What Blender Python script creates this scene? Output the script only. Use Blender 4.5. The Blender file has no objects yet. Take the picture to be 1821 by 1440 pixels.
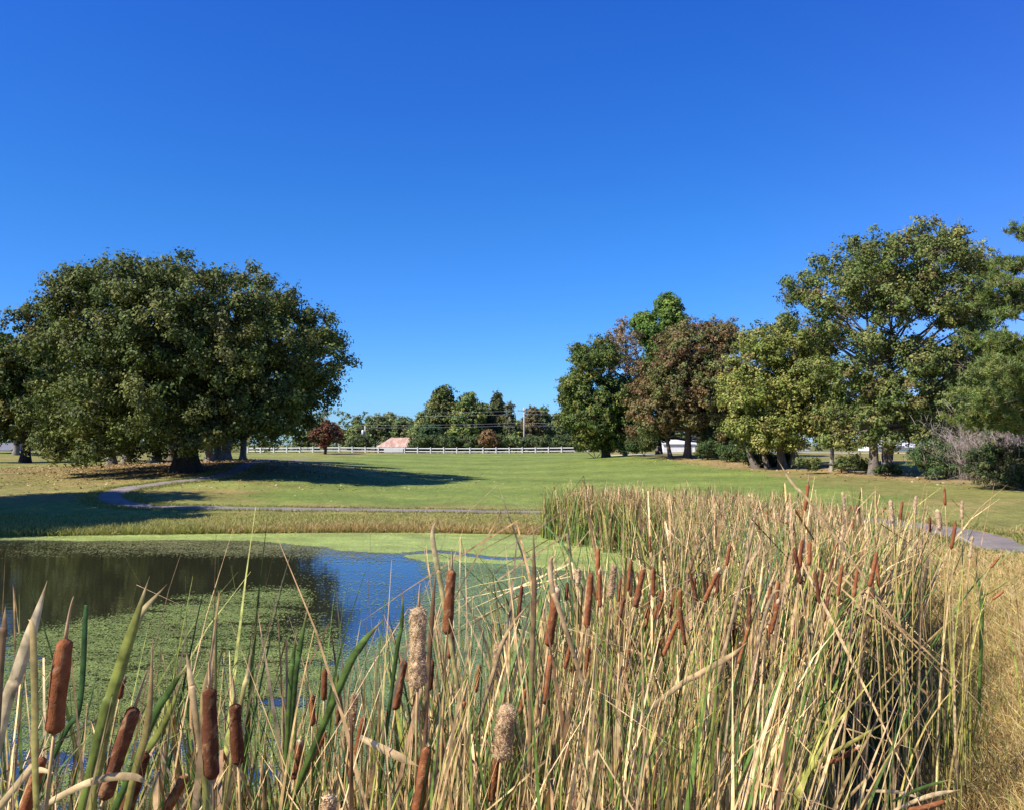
import bpy, math, random
import numpy as np
from mathutils import Vector
random.seed(7)
rng = np.random.default_rng(7)
scene = bpy.context.scene
col = scene.collection
PI = math.pi

# ------------------------------------------------------------------ camera frame
F = 1515.0
EYE = np.array([0.0, 0.0, 3.2])
PITCH = math.atan(70 / F)
FWD = np.array([0, math.cos(PITCH), math.sin(PITCH)])
UPV = np.array([0, -math.sin(PITCH), math.cos(PITCH)])

def P(px, py, Y):
    """point of the place seen at photo pixel (px,py), at depth Y"""
    d = FWD + UPV * ((720 - py) / F)
    d = d + np.array([(px - 910.5) / F, 0, 0])
    return EYE + d * (Y / d[1])

# ------------------------------------------------------------------ noise
def _hash(ix, iy, seed):
    h = (ix.astype(np.int64) * 374761393 + iy.astype(np.int64) * 668265263 + seed * 974634777) & 0xFFFFFFFF
    h = ((h ^ (h >> 13)) * 1274126177) & 0xFFFFFFFF
    return ((h ^ (h >> 16)) & 0xFFFF) / 65535.0

def vnoise(x, y, seed=0):
    x = np.asarray(x, float); y = np.asarray(y, float)
    ix = np.floor(x); iy = np.floor(y)
    fx = x - ix; fy = y - iy
    fx = fx * fx * (3 - 2 * fx); fy = fy * fy * (3 - 2 * fy)
    a = _hash(ix, iy, seed); b = _hash(ix + 1, iy, seed)
    c = _hash(ix, iy + 1, seed); d = _hash(ix + 1, iy + 1, seed)
    return (a * (1 - fx) + b * fx) * (1 - fy) + (c * (1 - fx) + d * fx) * fy

def fbm(x, y, seed=0, octv=4):
    s = 0; a = 0.5; t = 0
    for k in range(octv):
        s = s + a * vnoise(x * 2 ** k, y * 2 ** k, seed + k * 17); t += a; a *= 0.5
    return s / t

def sstep(a, b, x):
    t = np.clip((x - a) / (b - a), 0, 1)
    return t * t * (3 - 2 * t)

def unit(v):
    return v / np.maximum(np.linalg.norm(v, axis=-1, keepdims=True), 1e-9)

# ------------------------------------------------------------------ tagging and mesh building
def tag(o, label=None, cat=None, group=None, kind=None):
    if label: o['label'] = label
    if cat: o['category'] = cat
    if group: o['group'] = group
    if kind: o['kind'] = kind
    return o

def empty(name, loc, label, cat, group=None):
    o = bpy.data.objects.new(name, None)
    col.objects.link(o); o.location = [float(v) for v in loc]
    o.empty_display_size = 0.2
    return tag(o, label, cat, group)

class Geo:
    """collects vertices, polygons and vertex tints; builds ONE mesh object"""
    def __init__(s):
        s.v = []; s.c = []; s.q = []; s.t = []; s.n = 0
    def add(s, v, quads=None, tris=None, c=(1, 1, 1)):
        v = np.asarray(v, float).reshape(-1, 3)
        c = np.asarray(c, float)
        if c.ndim == 1: c = np.broadcast_to(c, (len(v), 3))
        s.v.append(v); s.c.append(c.reshape(-1, 3))
        if quads is not None and len(quads): s.q.append(np.asarray(quads, np.int64).reshape(-1, 4) + s.n)
        if tris is not None and len(tris): s.t.append(np.asarray(tris, np.int64).reshape(-1, 3) + s.n)
        s.n += len(v)
    def build(s, name, mat, parent=None, origin=(0, 0, 0), smooth=True):
        v = np.concatenate(s.v) - np.asarray(origin, float)
        c = np.concatenate(s.c)
        q = np.concatenate(s.q) if s.q else np.zeros((0, 4), np.int64)
        t = np.concatenate(s.t) if s.t else np.zeros((0, 3), np.int64)
        me = bpy.data.meshes.new(name)
        me.vertices.add(len(v)); me.vertices.foreach_set('co', v.astype(np.float32).ravel())
        me.loops.add(4 * len(q) + 3 * len(t))
        me.loops.foreach_set('vertex_index', np.concatenate([q.ravel(), t.ravel()]).astype(np.int32))
        me.polygons.add(len(q) + len(t))
        st = np.concatenate([np.arange(len(q)) * 4, 4 * len(q) + np.arange(len(t)) * 3]).astype(np.int32)
        me.polygons.foreach_set('loop_start', st)
        if smooth: me.polygons.foreach_set('use_smooth', np.ones(len(q) + len(t), bool))
        me.update(calc_edges=True)
        at = me.color_attributes.new('tint', 'FLOAT_COLOR', 'POINT')
        at.data.foreach_set('color', np.concatenate([c, np.ones((len(c), 1))], 1).astype(np.float32).ravel())
        me.materials.append(mat)
        o = bpy.data.objects.new(name, me); col.objects.link(o)
        if parent is not None: o.parent = parent
        else: o.location = [float(k) for k in origin]
        return o

def tube(g, pts, rad, sides=8, c=(1, 1, 1), cap=True):
    pts = np.asarray(pts, float); k = len(pts)
    rad = np.broadcast_to(np.asarray(rad, float), (k,))
    tan = np.gradient(pts, axis=0); tan = unit(tan)
    ref = np.array([1.0, 0, 0]) if abs(tan[:, 0]).mean() < 0.8 else np.array([0, 1.0, 0])
    a = unit(np.cross(tan, ref)); b = np.cross(tan, a)
    th = np.arange(sides) * 2 * PI / sides
    ring = a[:, None] * np.cos(th)[None, :, None] + b[:, None] * np.sin(th)[None, :, None]
    v = pts[:, None] + ring * rad[:, None, None]
    i = np.arange(k - 1)[:, None] * sides; j = np.arange(sides)[None]
    q = np.stack([i + j, i + (j + 1) % sides, i + sides + (j + 1) % sides, i + sides + j], -1).reshape(-1, 4)
    vv = v.reshape(-1, 3); tr = None
    if cap:
        vv = np.concatenate([vv, pts[:1], pts[-1:]])
        j = np.arange(sides)
        tr = np.concatenate([np.stack([np.full(sides, k * sides), (j + 1) % sides, j], 1),
                             np.stack([np.full(sides, k * sides + 1), (k - 1) * sides + j, (k - 1) * sides + (j + 1) % sides], 1)])
    cc = np.asarray(c, float)
    if cc.ndim == 2:
        cc = np.repeat(cc, sides, axis=0)
        if cap: cc = np.concatenate([cc, cc[:1], cc[-1:]])
    g.add(vv, quads=q, tris=tr, c=cc)

def box(g, x0, x1, y0, y1, z0, z1, c=(1, 1, 1)):
    v = [(x, y, z) for z in (z0, z1) for y in (y0, y1) for x in (x0, x1)]
    q = [(0, 2, 3, 1), (4, 5, 7, 6), (0, 1, 5, 4), (2, 6, 7, 3), (0, 4, 6, 2), (1, 3, 7, 5)]
    # separate verts per face keep edges crisp
    vv = []; qq = []
    for f in q:
        qq.append([len(vv) + k for k in range(4)]); vv += [v[k] for k in f]
    g.add(vv, quads=qq, c=c)

def bez(p0, p1, p2, n):
    t = np.linspace(0, 1, n)[:, None]
    return (1 - t) ** 2 * np.asarray(p0, float) + 2 * t * (1 - t) * np.asarray(p1, float) + t * t * np.asarray(p2, float)

# ------------------------------------------------------------------ materials
def new_mat(name):
    m = bpy.data.materials.new(name); m.use_nodes = True
    nt = m.node_tree; nt.nodes.clear()
    out = nt.nodes.new('ShaderNodeOutputMaterial')
    return m, nt, out

def N(nt, kind, **kw):
    n = nt.nodes.new(kind)
    for k, v in kw.items():
        if k in n.inputs: n.inputs[k].default_value = v
        else: setattr(n, k, v)
    return n

def ramp(nt, fac, stops):
    r = nt.nodes.new('ShaderNodeValToRGB')
    e = r.color_ramp.elements
    while len(e) < len(stops): e.new(0.5)
    for k, (p, c) in enumerate(stops):
        e[k].position = p; e[k].color = (*c, 1) if len(c) == 3 else c
    nt.links.new(fac, r.inputs[0]); return r

def mixc(nt, a, b, fac, mode='MIX'):
    m = nt.nodes.new('ShaderNodeMix'); m.data_type = 'RGBA'; m.blend_type = mode
    for sock, val in ((6, a), (7, b), (0, fac)):
        if hasattr(val, 'links'): nt.links.new(val, m.inputs[sock])
        else: m.inputs[sock].default_value = val if sock == 0 else (*val, 1)
    return m.outputs[2]

def leaf_mat(name, transl=0.25, rough=0.55, spec=0.25, nscale=0, namt=0.3, tmul=(1.3, 1.35, 0.6)):
    m, nt, out = new_mat(name)
    a = N(nt, 'ShaderNodeAttribute', attribute_name='tint')
    c = a.outputs['Color']
    if nscale:
        no = N(nt, 'ShaderNodeTexNoise', Scale=nscale, Detail=3.0)
        tc = nt.nodes.new('ShaderNodeTexCoord'); nt.links.new(tc.outputs['Object'], no.inputs['Vector'])
        r = ramp(nt, no.outputs['Fac'], [(0.3, (1 - namt,) * 3), (0.7, (1 + namt,) * 3)])
        c = mixc(nt, c, r.outputs[0], 1.0, 'MULTIPLY')
    p = N(nt, 'ShaderNodeBsdfPrincipled', Roughness=rough)
    p.inputs['Specular IOR Level'].default_value = spec
    nt.links.new(c, p.inputs['Base Color'])
    t = nt.nodes.new('ShaderNodeBsdfTranslucent')
    nt.links.new(mixc(nt, c, tmul, 1.0, 'MULTIPLY'), t.inputs['Color'])
    mx = N(nt, 'ShaderNodeMixShader', Fac=transl)
    nt.links.new(p.outputs[0], mx.inputs[1]); nt.links.new(t.outputs[0], mx.inputs[2])
    nt.links.new(mx.outputs[0], out.inputs['Surface'])
    return m

def solid_mat(name, color=None, rough=0.8, spec=0.3, nscale=8.0, namt=0.35, bump=0.0, stretch=(1, 1, 1), bscale=None, metal=0.0):
    """tint attribute (or a colour) broken up by noise, with bump"""
    m, nt, out = new_mat(name)
    p = N(nt, 'ShaderNodeBsdfPrincipled', Roughness=rough, Metallic=metal)
    p.inputs['Specular IOR Level'].default_value = spec
    tc = nt.nodes.new('ShaderNodeTexCoord')
    mp = nt.nodes.new('ShaderNodeMapping'); mp.inputs['Scale'].default_value = stretch
    nt.links.new(tc.outputs['Object'], mp.inputs['Vector'])
    no = N(nt, 'ShaderNodeTexNoise', Scale=nscale, Detail=6.0, Roughness=0.65)
    nt.links.new(mp.outputs[0], no.inputs['Vector'])
    r = ramp(nt, no.outputs['Fac'], [(0.28, (1 - namt,) * 3), (0.72, (1 + namt,) * 3)])
    if color is None:
        a = N(nt, 'ShaderNodeAttribute', attribute_name='tint'); base = a.outputs['Color']
    else: base = color
    nt.links.new(mixc(nt, base, r.outputs[0], 1.0, 'MULTIPLY'), p.inputs['Base Color'])
    if bump:
        n2 = N(nt, 'ShaderNodeTexNoise', Scale=bscale or nscale * 2, Detail=5.0)
        nt.links.new(mp.outputs[0], n2.inputs['Vector'])
        b = N(nt, 'ShaderNodeBump', Strength=bump); b.inputs['Distance'].default_value = 0.05
        nt.links.new(n2.outputs['Fac'], b.inputs['Height']); nt.links.new(b.outputs[0], p.inputs['Normal'])
    nt.links.new(p.outputs[0], out.inputs['Surface'])
    return m

M_LEAF = leaf_mat('tree_leaves', 0.14, 0.6, 0.14)
M_NEEDLE = leaf_mat('pine_needles', 0.15, 0.5, 0.3)
M_REED = leaf_mat('reed_leaves', 0.09, 0.5, 0.3, nscale=28, namt=0.5, tmul=(1.1, 1.0, 0.6))
M_GRASS = leaf_mat('grass_blades', 0.3, 0.6, 0.2, tmul=(1.1, 1.05, 0.6))
M_BARK = solid_mat('bark', None, 0.9, 0.15, 4.0, 0.5, 0.8, (1, 1, 0.3), 12)
M_STALK = solid_mat('reed_stalk', None, 0.6, 0.3, 30, 0.25)
M_HEAD = solid_mat('cattail_velvet', None, 0.95, 0.08, 30, 0.3, 0.22, (1, 1, 1), 260)
M_FLUFF = leaf_mat('cattail_fluff', 0.3, 0.9, 0.05, nscale=60, namt=0.25, tmul=(1, 0.95, 0.8))
M_WHITE = solid_mat('white_paint', (0.66, 0.66, 0.63), 0.5, 0.4, 1.5, 0.08)
M_WOOD = solid_mat('weathered_wood', None, 0.85, 0.2, 3, 0.3, 0.3, (1, 1, 0.2))
M_WIRE = solid_mat('wire_grey', (0.35, 0.35, 0.36), 0.5, 0.4, 1, 0.05)
M_LITTER = leaf_mat('fallen_leaf', 0.1, 0.7, 0.15)
M_PAINT = solid_mat('painted_board', None, 0.7, 0.25, 2.5, 0.15)

# ------------------------------------------------------------------ terrain
CTRL = [P(*a) for a in [
    (600, 906, 39), (60, 900, 39.5), (260, 884, 44), (240, 864, 50), (340, 852, 54), (332, 838, 60), (500, 826, 66),
    (60, 835, 66), (60, 860, 54), (0, 818, 95), (250, 822, 78), (430, 815, 82),
    (700, 866, 58), (700, 836, 84), (700, 814, 120), (900, 880, 50), (900, 842, 78), (950, 815, 118), (1100, 860, 56), (1080, 812, 108),
    (475, 806, 140), (700, 804.5, 150), (1040, 803.5, 150), (600, 803.5, 152),
    (1130, 808, 105), (1210, 812, 90), (1330, 824, 75), (1480, 834, 62), (1570, 843, 56), (1700, 857, 47), (1821, 874, 40),
    (1400, 872, 43), (1600, 900, 33), (1250, 890, 43), (1340, 914, 33), (1740, 950, 24.5), (1821, 980, 21.5),
    (1800, 1000, 19), (1750, 1100, 12.5), (1700, 1250, 8.6), (1750, 1400, 5.6),
    (1480, 812, 90), (1500, 804.5, 118), (1640, 806, 112), (1300, 802, 140)]]
CTRL += [np.array(a, float) for a in [
    (0, 0, 1.6), (-3, 0, 1.5), (3, 0, 1.65), (-15, -3, 1.2), (8, 2, 1.4), (15, 8, 1.2), (25, 20, 1.5), (-40, 5, 1.2), (-45, 30, 0.8), (-30, 37, 0.6),
    (-60, 60, 1.5), (60, 60, 2.4), (-80, 120, 2.2), (0, -30, 1.8), (-60, -30, 1.5), (60, -30, 2),
    (-22, 178, 0.9), (-30, 195, 0.3), (-30, 220, 0.2), (10, 180, 0.9), (10, 220, 0.3), (80, 160, 2.2), (-90, 200, 1.2),
    (70, 230, 1), (0, 300, 0.5), (-200, 300, 1), (200, 300, 1.5), (-250, 0, 1), (250, 0, 2), (0, -250, 2), (-300, 600, 1), (300, 600, 1), (0, 700, 1)]]
CTRL = np.array(CTRL)
_sc = 50.0
def _tps(r2):
    return np.where(r2 > 1e-12, 0.5 * r2 * np.log(np.maximum(r2, 1e-12)), 0)
def _fit():
    X = CTRL[:, :2] / _sc; n = len(X)
    r2 = ((X[:, None] - X[None]) ** 2).sum(-1)
    A = np.zeros((n + 3, n + 3)); A[:n, :n] = _tps(r2) + np.eye(n) * 0.002
    A[:n, n] = 1; A[:n, n + 1:] = X; A[n, :n] = 1; A[n + 1:, :n] = X.T
    return np.linalg.solve(A, np.concatenate([CTRL[:, 2], [0, 0, 0]])), X
_W, _X = _fit()
def base_z(x, y):
    x = np.asarray(x, float); y = np.asarray(y, float)
    sh = x.shape; p = np.stack([x.ravel(), y.ravel()], 1) / _sc
    z = np.empty(len(p))
    for i in range(0, len(p), 20000):
        q = p[i:i + 20000]
        r2 = ((q[:, None] - _X[None]) ** 2).sum(-1)
        z[i:i + 20000] = _tps(r2) @ _W[:-3] + _W[-3] + q @ _W[-2:]
    R = np.sqrt(((p * _sc) ** 2).sum(1))
    z = z * (1 - sstep(250, 600, R)) + 1.0 * sstep(250, 600, R)
    return z.reshape(sh)

def path_curve(pts, n=12):
    pts = np.asarray(pts, float)
    p = np.concatenate([[2 * pts[0] - pts[1]], pts, [2 * pts[-1] - pts[-2]]])
    out = []
    t = np.linspace(0, 1, n, endpoint=False)[:, None]
    for i in range(1, len(p) - 2):
        a, b, c, d = p[i - 1:i + 3]
        out.append(0.5 * (2 * b + (c - a) * t + (2 * a - 5 * b + 4 * c - d) * t ** 2 + (3 * b - a - 3 * c + d) * t ** 3))
    out.append(pts[-1:]); return np.concatenate(out)

POND = path_curve([(-44, 28.6), (-30, 29.0), (-20, 29.6), (-12, 30.6), (-6, 31.2), (-1, 30.8), (1.6, 30.0), (3.0, 27.6), (4.2, 24.5), (4.8, 20), (4.8, 15), (4.0, 11), (2.6, 7.6),
                   (1.2, 4.8), (0.2, 3.0), (-2.5, 2.3), (-8, 2.0), (-20, 1.5), (-36, 3), (-46, 10), (-49, 20), (-44, 28.6)], 6)
def poly_sd(x, y, poly):
    """signed distance: negative inside"""
    sh = np.shape(x); x = np.ravel(x); y = np.ravel(y)
    best = np.full(len(x), 1e18); ins = np.zeros(len(x), bool)
    for (x0, y0), (x1, y1) in zip(poly[:-1], poly[1:]):
        dx, dy = x1 - x0, y1 - y0
        t = np.clip(((x - x0) * dx + (y - y0) * dy) / max(dx * dx + dy * dy, 1e-9), 0, 1)
        best = np.minimum(best, (x - x0 - t * dx) ** 2 + (y - y0 - t * dy) ** 2)
        c = ((y0 > y) != (y1 > y)) & (x < (x1 - x0) * (y - y0) / (y1 - y0 + 1e-12) + x0)
        ins ^= c
    d = np.sqrt(best)
    return np.where(ins, -d, d).reshape(sh)

def ground(x, y):
    x = np.asarray(x, float); y = np.asarray(y, float)
    z = base_z(x, y)
    near = (np.abs(x + 20) < 60) & (y > -30) & (y < 70)
    if near.any():
        sd = np.full(x.shape, 99.0); sd[near] = poly_sd(x[near], y[near], POND)
        out = np.maximum(z, 0.05) * sstep(0.0, 3.2, sd) + 0.01 * np.clip(sd, 0, 4)
        zi = np.maximum(-0.9, 0.18 * sd)
        z = np.where(sd > 0, np.where(sd < 4, out, z), zi)
    bump = (fbm(x * 0.35, y * 0.35, 3, 3) - 0.5) * 0.12 * sstep(0.5, 3, np.where(near, 99, 99) if not near.any() else sd)
    return z + bump * (1 - 0.8 * sstep(40, 70, y))
def gz(x, y):
    return float(ground(np.array([x], float), np.array([y], float))[0])

def spaced(stops):
    out = []
    for a, b, s in stops: out.append(np.arange(a, b, s))
    return np.concatenate(out + [[stops[-1][1]]])
GX = spaced([(-1600, -400, 150), (-400, -120, 20), (-120, -50, 3), (-50, -24, 1.0), (-24, 20, 0.4), (20, 50, 1.0), (50, 120, 3), (120, 400, 20), (400, 1600, 150)])
GY = spaced([(-400, -40, 40), (-40, 0, 4), (0, 46, 0.35), (46, 90, 0.7), (90, 170, 1.6), (170, 300, 5), (300, 600, 25), (600, 2400, 200)])
X, Y = np.meshgrid(GX, GY)
Z = ground(X, Y)

# zones of turf, as real colours of the ground cover
def turf(x, y):
    px = 910.5 + F * x / np.maximum(y, 1); py = 790 + F * (3.2 - ground(x, y)) / np.maximum(y, 1)
    n1 = fbm(x * 0.12, y * 0.12, 11); n2 = fbm(x * 0.5, y * 0.5, 23); n3 = fbm(x * 1.6, y * 0.9, 31)
    fair = np.array([0.195, 0.245, 0.058]); fair2 = np.array([0.148, 0.203, 0.046])
    olive = np.array([0.20, 0.20, 0.06]); tan = np.array([0.31, 0.225, 0.095]); straw = np.array([0.42, 0.32, 0.13])
    stripe = 0.5 + 0.5 * np.sin((0.5 * x + 1.0 * y) * 0.55 + 1.5 * n1)
    c = fair * stripe[..., None] + fair2 * (1 - stripe[..., None])
    c = c * (0.85 + 0.3 * n2)[..., None]
    def blend(c, k, m): return c * (1 - m[..., None]) + k * m[..., None]
    # fairway edge (signed distance to a plan polygon)
    FW = path_curve([P(560, 862, 55)[:2], P(470, 885, 44)[:2], P(620, 893, 42.5)[:2], P(900, 893, 43)[:2], P(1150, 893, 42)[:2], P(1420, 895, 36)[:2], P(1620, 905, 32)[:2],
                     P(1470, 872, 44)[:2], P(1330, 848, 62)[:2], P(1180, 822, 88)[:2], P(1090, 810, 118)[:2], P(1030, 806, 140)[:2], P(800, 807, 140)[:2], P(640, 808, 128)[:2],
                     P(560, 822, 88)[:2], P(460, 850, 58)[:2], P(560, 862, 55)[:2]], 5)
    sd = np.full(x.shape, 60.0); b = (np.abs(x) < 90) & (y > 20) & (y < 200)
    sd[b] = poly_sd(x[b], y[b], FW)
    rough = sstep(-0.8, 1.8, sd + (n2 - 0.5) * 4)
    ro = olive * (0.8 + 0.4 * n2)[..., None]
    ro = blend(ro, tan, sstep(0.42, 0.68, n1 * 0.6 + n3 * 0.4) * 0.65)
    ro = blend(ro, fair * 1.1, sstep(0.5, 0.62, fbm(x * 0.1, y * 0.2, 77)) * 0.7 * (x < -8))
    c = blend(c, ro, rough)
    # dry strip before the right hand tree line
    tl = np.interp(x, [10, 16, 20.5, 24.3, 25.4, 24, 40], [109, 88, 74, 57, 46, 40, 30])
    dry = sstep(16, 4, np.abs(y - tl + 3)) * (x > 8) * sstep(-1, 2, sd)
    c = blend(c, tan * (0.85 + 0.35 * n3)[..., None], np.clip(dry * (0.45 + 0.8 * n2), 0, 1))
    # leaf litter below the big trees on the left
    lit = np.exp(-(((x + 25) / 13) ** 2 + ((y - 68) / 11) ** 2) ** 1.5)
    c = blend(c, np.array([0.23, 0.135, 0.06]) * (0.7 + 0.6 * n3)[..., None], np.clip(lit * (0.35 + 0.9 * n2), 0, 0.9))
    # near dry bank
    nb = sstep(27, 15, y) * (x > 1.0)
    c = blend(c, straw * (0.55 + 0.45 * n3)[..., None], nb * 0.9)
    mud = sstep(0.6, -0.3, poly_sd(x, y, POND)) if x.size < 3e5 else 0
    c = blend(c, np.array([0.03, 0.026, 0.014]), mud * np.ones(x.shape))
    far = sstep(150, 175, y)
    c = blend(c, olive * 0.8, far * np.ones(x.shape))
    return c
TC = turf(X, Y)
g = Geo()
nx, ny = len(GX), len(GY)
i = np.arange(ny - 1)[:, None] * nx; j = np.arange(nx - 1)[None]
g.add(np.stack([X, Y, Z], -1), quads=np.stack([i + j, i + j + 1, i + nx + j + 1, i + nx + j], -1).reshape(-1, 4), c=TC.reshape(-1, 3))

def ground_mat():
    m, nt, out = new_mat('turf')
    a = N(nt, 'ShaderNodeAttribute', attribute_name='tint')
    tc = nt.nodes.new('ShaderNodeTexCoord')
    c = a.outputs['Color']
    for sc, amt, st in ((0.25, 0.12, (1, 0.7, 1)), (1.1, 0.18, (1, 0.5, 1)), (6.0, 0.26, (1, 0.35, 1)), (28.0, 0.35, (1, 0.4, 1))):
        mp = nt.nodes.new('ShaderNodeMapping'); mp.inputs['Scale'].default_value = st
        nt.links.new(tc.outputs['Object'], mp.inputs['Vector'])
        no = N(nt, 'ShaderNodeTexNoise', Scale=sc, Detail=5.0, Roughness=0.6)
        nt.links.new(mp.outputs[0], no.inputs['Vector'])
        r = ramp(nt, no.outputs['Fac'], [(0.3, (1 - amt,) * 3), (0.7, (1 + amt, 1 + amt * 0.9, 1 + amt * 0.8))])
        c = mixc(nt, c, r.outputs[0], 1.0, 'MULTIPLY')
    p = N(nt, 'ShaderNodeBsdfPrincipled', Roughness=0.85)
    p.inputs['Specular IOR Level'].default_value = 0.12
    nt.links.new(c, p.inputs['Base Color'])
    no = N(nt, 'ShaderNodeTexNoise', Scale=14.0, Detail=6.0)
    nt.links.new(tc.outputs['Object'], no.inputs['Vector'])
    b = N(nt, 'ShaderNodeBump', Strength=0.6); b.inputs['Distance'].default_value = 0.12
    nt.links.new(no.outputs['Fac'], b.inputs['Height']); nt.links.new(b.outputs[0], p.inputs['Normal'])
    nt.links.new(p.outputs[0], out.inputs['Surface'])
    return m
gr = g.build('ground', ground_mat())
tag(gr, 'rolling golf course turf around the pond', 'ground', kind='structure')

# ------------------------------------------------------------------ paths
M_PATH = solid_mat('asphalt_path', (0.225, 0.19, 0.168), 0.9, 0.2, 0.9, 0.34, 0.25, (1, 1, 1), 60)
def strip(name, pts, w, label, mat, lift=0.035):
    c = path_curve(pts, 14)
    t = unit(np.gradient(c, axis=0)); nrm = np.stack([-t[:, 1], t[:, 0]], 1)
    K = 7; u = np.linspace(-1, 1, K)
    ww = w / 2 * (1 + 0.06 * (fbm(np.arange(len(c)) * 0.7, np.zeros(len(c)), 5) - 0.5))
    pos = c[:, None] + nrm[:, None] * (u[None, :, None] * ww[:, None, None])
    z = ground(pos[..., 0], pos[..., 1]); z = np.maximum(z, z.mean(1, keepdims=True)) + lift
    z[:, 0] -= 0.08; z[:, -1] -= 0.08
    i = np.arange(len(c) - 1)[:, None] * K; j = np.arange(K - 1)[None]
    g = Geo(); g.add(np.concatenate([pos, z[..., None]], -1), quads=np.stack([i + j + 1, i + j, i + K + j, i + K + j + 1], -1).reshape(-1, 4))
    o = g.build(name, mat); return tag(o, label, name, kind='structure')
xy = lambda *a: tuple(P(*a)[:2])
PATHPTS = [xy(545, 808, 112), xy(480, 815, 84), xy(445, 828, 67), xy(390, 846, 57), xy(300, 858, 52), xy(225, 869, 48.5), xy(196, 880, 44.5), xy(225, 893, 41), xy(330, 901, 39.4), xy(600, 905, 39.2),
           xy(900, 908, 38.6), xy(1130, 911, 37), xy(1340, 914, 33), xy(1560, 928, 28.5), xy(1740, 955, 24), xy(1821, 980, 21.2), (15.2, 18.5), (17.5, 15), (21, 10), (27, 4), (33, -8)]
strip('path', PATHPTS, 1.55, 'grey asphalt cart path curving round the pond', M_PATH)
strip('road', [(14, 121), (34, 119), (46, 117), (75, 112), (130, 100)], 3.2, 'pale road beyond the right tree line', solid_mat('pale_road', (0.5, 0.48, 0.45), 0.9, 0.2, 2, 0.1))

# ------------------------------------------------------------------ pond
def water_mat():
    m, nt, out = new_mat('pond_water')
    tc = nt.nodes.new('ShaderNodeTexCoord')
    p = N(nt, 'ShaderNodeBsdfPrincipled', Roughness=0.03, IOR=2.2)
    p.inputs['Base Color'].default_value = (0.022, 0.022, 0.012, 1)
    p.inputs['Specular IOR Level'].default_value = 0.9
    mp = nt.nodes.new('ShaderNodeMapping'); mp.inputs['Scale'].default_value = (1.0, 2.2, 1)
    nt.links.new(tc.outputs['Object'], mp.inputs['Vector'])
    no = N(nt, 'ShaderNodeTexNoise', Scale=2.2, Detail=3.0)
    nt.links.new(mp.outputs[0], no.inputs['Vector'])
    b = N(nt, 'ShaderNodeBump', Strength=0.05); b.inputs['Distance'].default_value = 0.05
    nt.links.new(no.outputs['Fac'], b.inputs['Height']); nt.links.new(b.outputs[0], p.inputs['Normal'])
    nt.links.new(p.outputs[0], out.inputs['Surface'])
    return m
g = Geo()
wx = np.linspace(-52, 8, 61); wy = np.linspace(0, 34, 35)
X2, Y2 = np.meshgrid(wx, wy); keep = poly_sd(X2, Y2, POND) < 2.5
idx = -np.ones(X2.size, int); idx[keep.ravel()] = np.arange(keep.sum())
i = np.arange(34)[:, None] * 61; j = np.arange(60)[None]
q = np.stack([i + j, i + j + 1, i + 62 + j, i + 61 + j], -1).reshape(-1, 4); q = idx[q]; q = q[(q >= 0).all(1)]
g.add(np.stack([X2, Y2, 0 * X2], -1)[keep], quads=q)
tag(g.build('water', water_mat()), 'still dark pond water reflecting trees and blue sky', 'pond', kind='structure')

# floating duckweed: one sheet where it closes over, single flakes elsewhere
def weed_density(x, y):
    px = 910.5 + F * x / y; py = 790 + F * 3.2 / y
    n = fbm(x * 0.35, y * 0.5, 41); n2 = fbm(x * 1.3, y * 1.6, 47); n3 = fbm(x * 4, y * 5.5, 53)
    w = (n - 0.5) * 40
    # bright band along the far shore, widening to the right
    low = np.interp(px, [-800, 0, 420, 520, 700, 760, 1000, 1400], [956, 957, 958, 964, 982, 996, 1010, 1010])
    band = sstep(6, -6, py - low - w * 0.35)
    haze = 0.55 * sstep(-60, 430, px) * sstep(994, 975, py + w * 0.3)       # thin olive film below the band
    # green right hand water
    r = sstep(-30, 60, px - np.interp(py, [980, 1000, 1040, 1080, 1120, 1160, 1200, 1300], [735, 745, 765, 745, 690, 610, 560, 520]) - w * 1.2)
    right = r * (0.95 + 0.3 * (n2 - .5)) * sstep(975, 1000, py)
    crack = np.exp(-((py - 984 - 0.035 * (px - 800) - 4 * np.sin(px * .03)) / 4.0) ** 2) * sstep(640, 760, px) * sstep(1010, 900, px)
    right = right * (1 - 0.85 * crack); band = band * (1 - 0.8 * crack)
    tuft = np.exp(-(((px - 660) / 100) ** 2 + ((py - 992) / 8) ** 2)) * 0.45 * (n3 > 0.5)
    # mat on the left half
    top = np.interp(px, [-900, 0, 200, 320, 430, 540, 610, 640], [1190, 1118, 1088, 1058, 1044, 1036, 1062, 1130])
    m = sstep(-6, 22, py - top - w * 0.5) * sstep(30, -30, px - np.interp(py, [1030, 1060, 1100, 1130, 1200, 1440], [548, 560, 590, 600, 610, 600]) - w)
    hole = np.exp(-(((px - 530) / 55) ** 2 + ((py - 1098 + (px - 530) * .35) / 26) ** 2))
    hole2 = np.exp(-(((px - 585) / 26) ** 2 + ((py - 1085) / 45) ** 2))
    streak = fbm(x * 0.9 + 0.8 * y, y * 2.6, 61)
    matd = m * np.clip(0.82 + 2.4 * (streak - 0.5) + 0.9 * (n2 - .5), 0.04, 0.95) * (1 - 0.75 * np.clip(hole + hole2, 0, 1))
    blue = sstep(1240, 1330, py) * sstep(110, 20, px)
    matd = matd * (1 - 0.75 * blue)
    film = 0.35 * sstep(1110, 1170, py) * sstep(560, 640, px) * (0.4 + 1.2 * n2)
    patch = np.exp(-(((px - 655) / 95) ** 2 + ((py - 1040) / 55) ** 2)) * .12 * (.3 + 1.4 * fbm(x * .8, y * 2.2, 67))
    d = np.maximum.reduce([patch, band, haze * (0.5 + n2), right, matd, tuft, film])
    return np.clip(d, 0, 1), band, np.maximum(matd, 0), right
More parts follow.
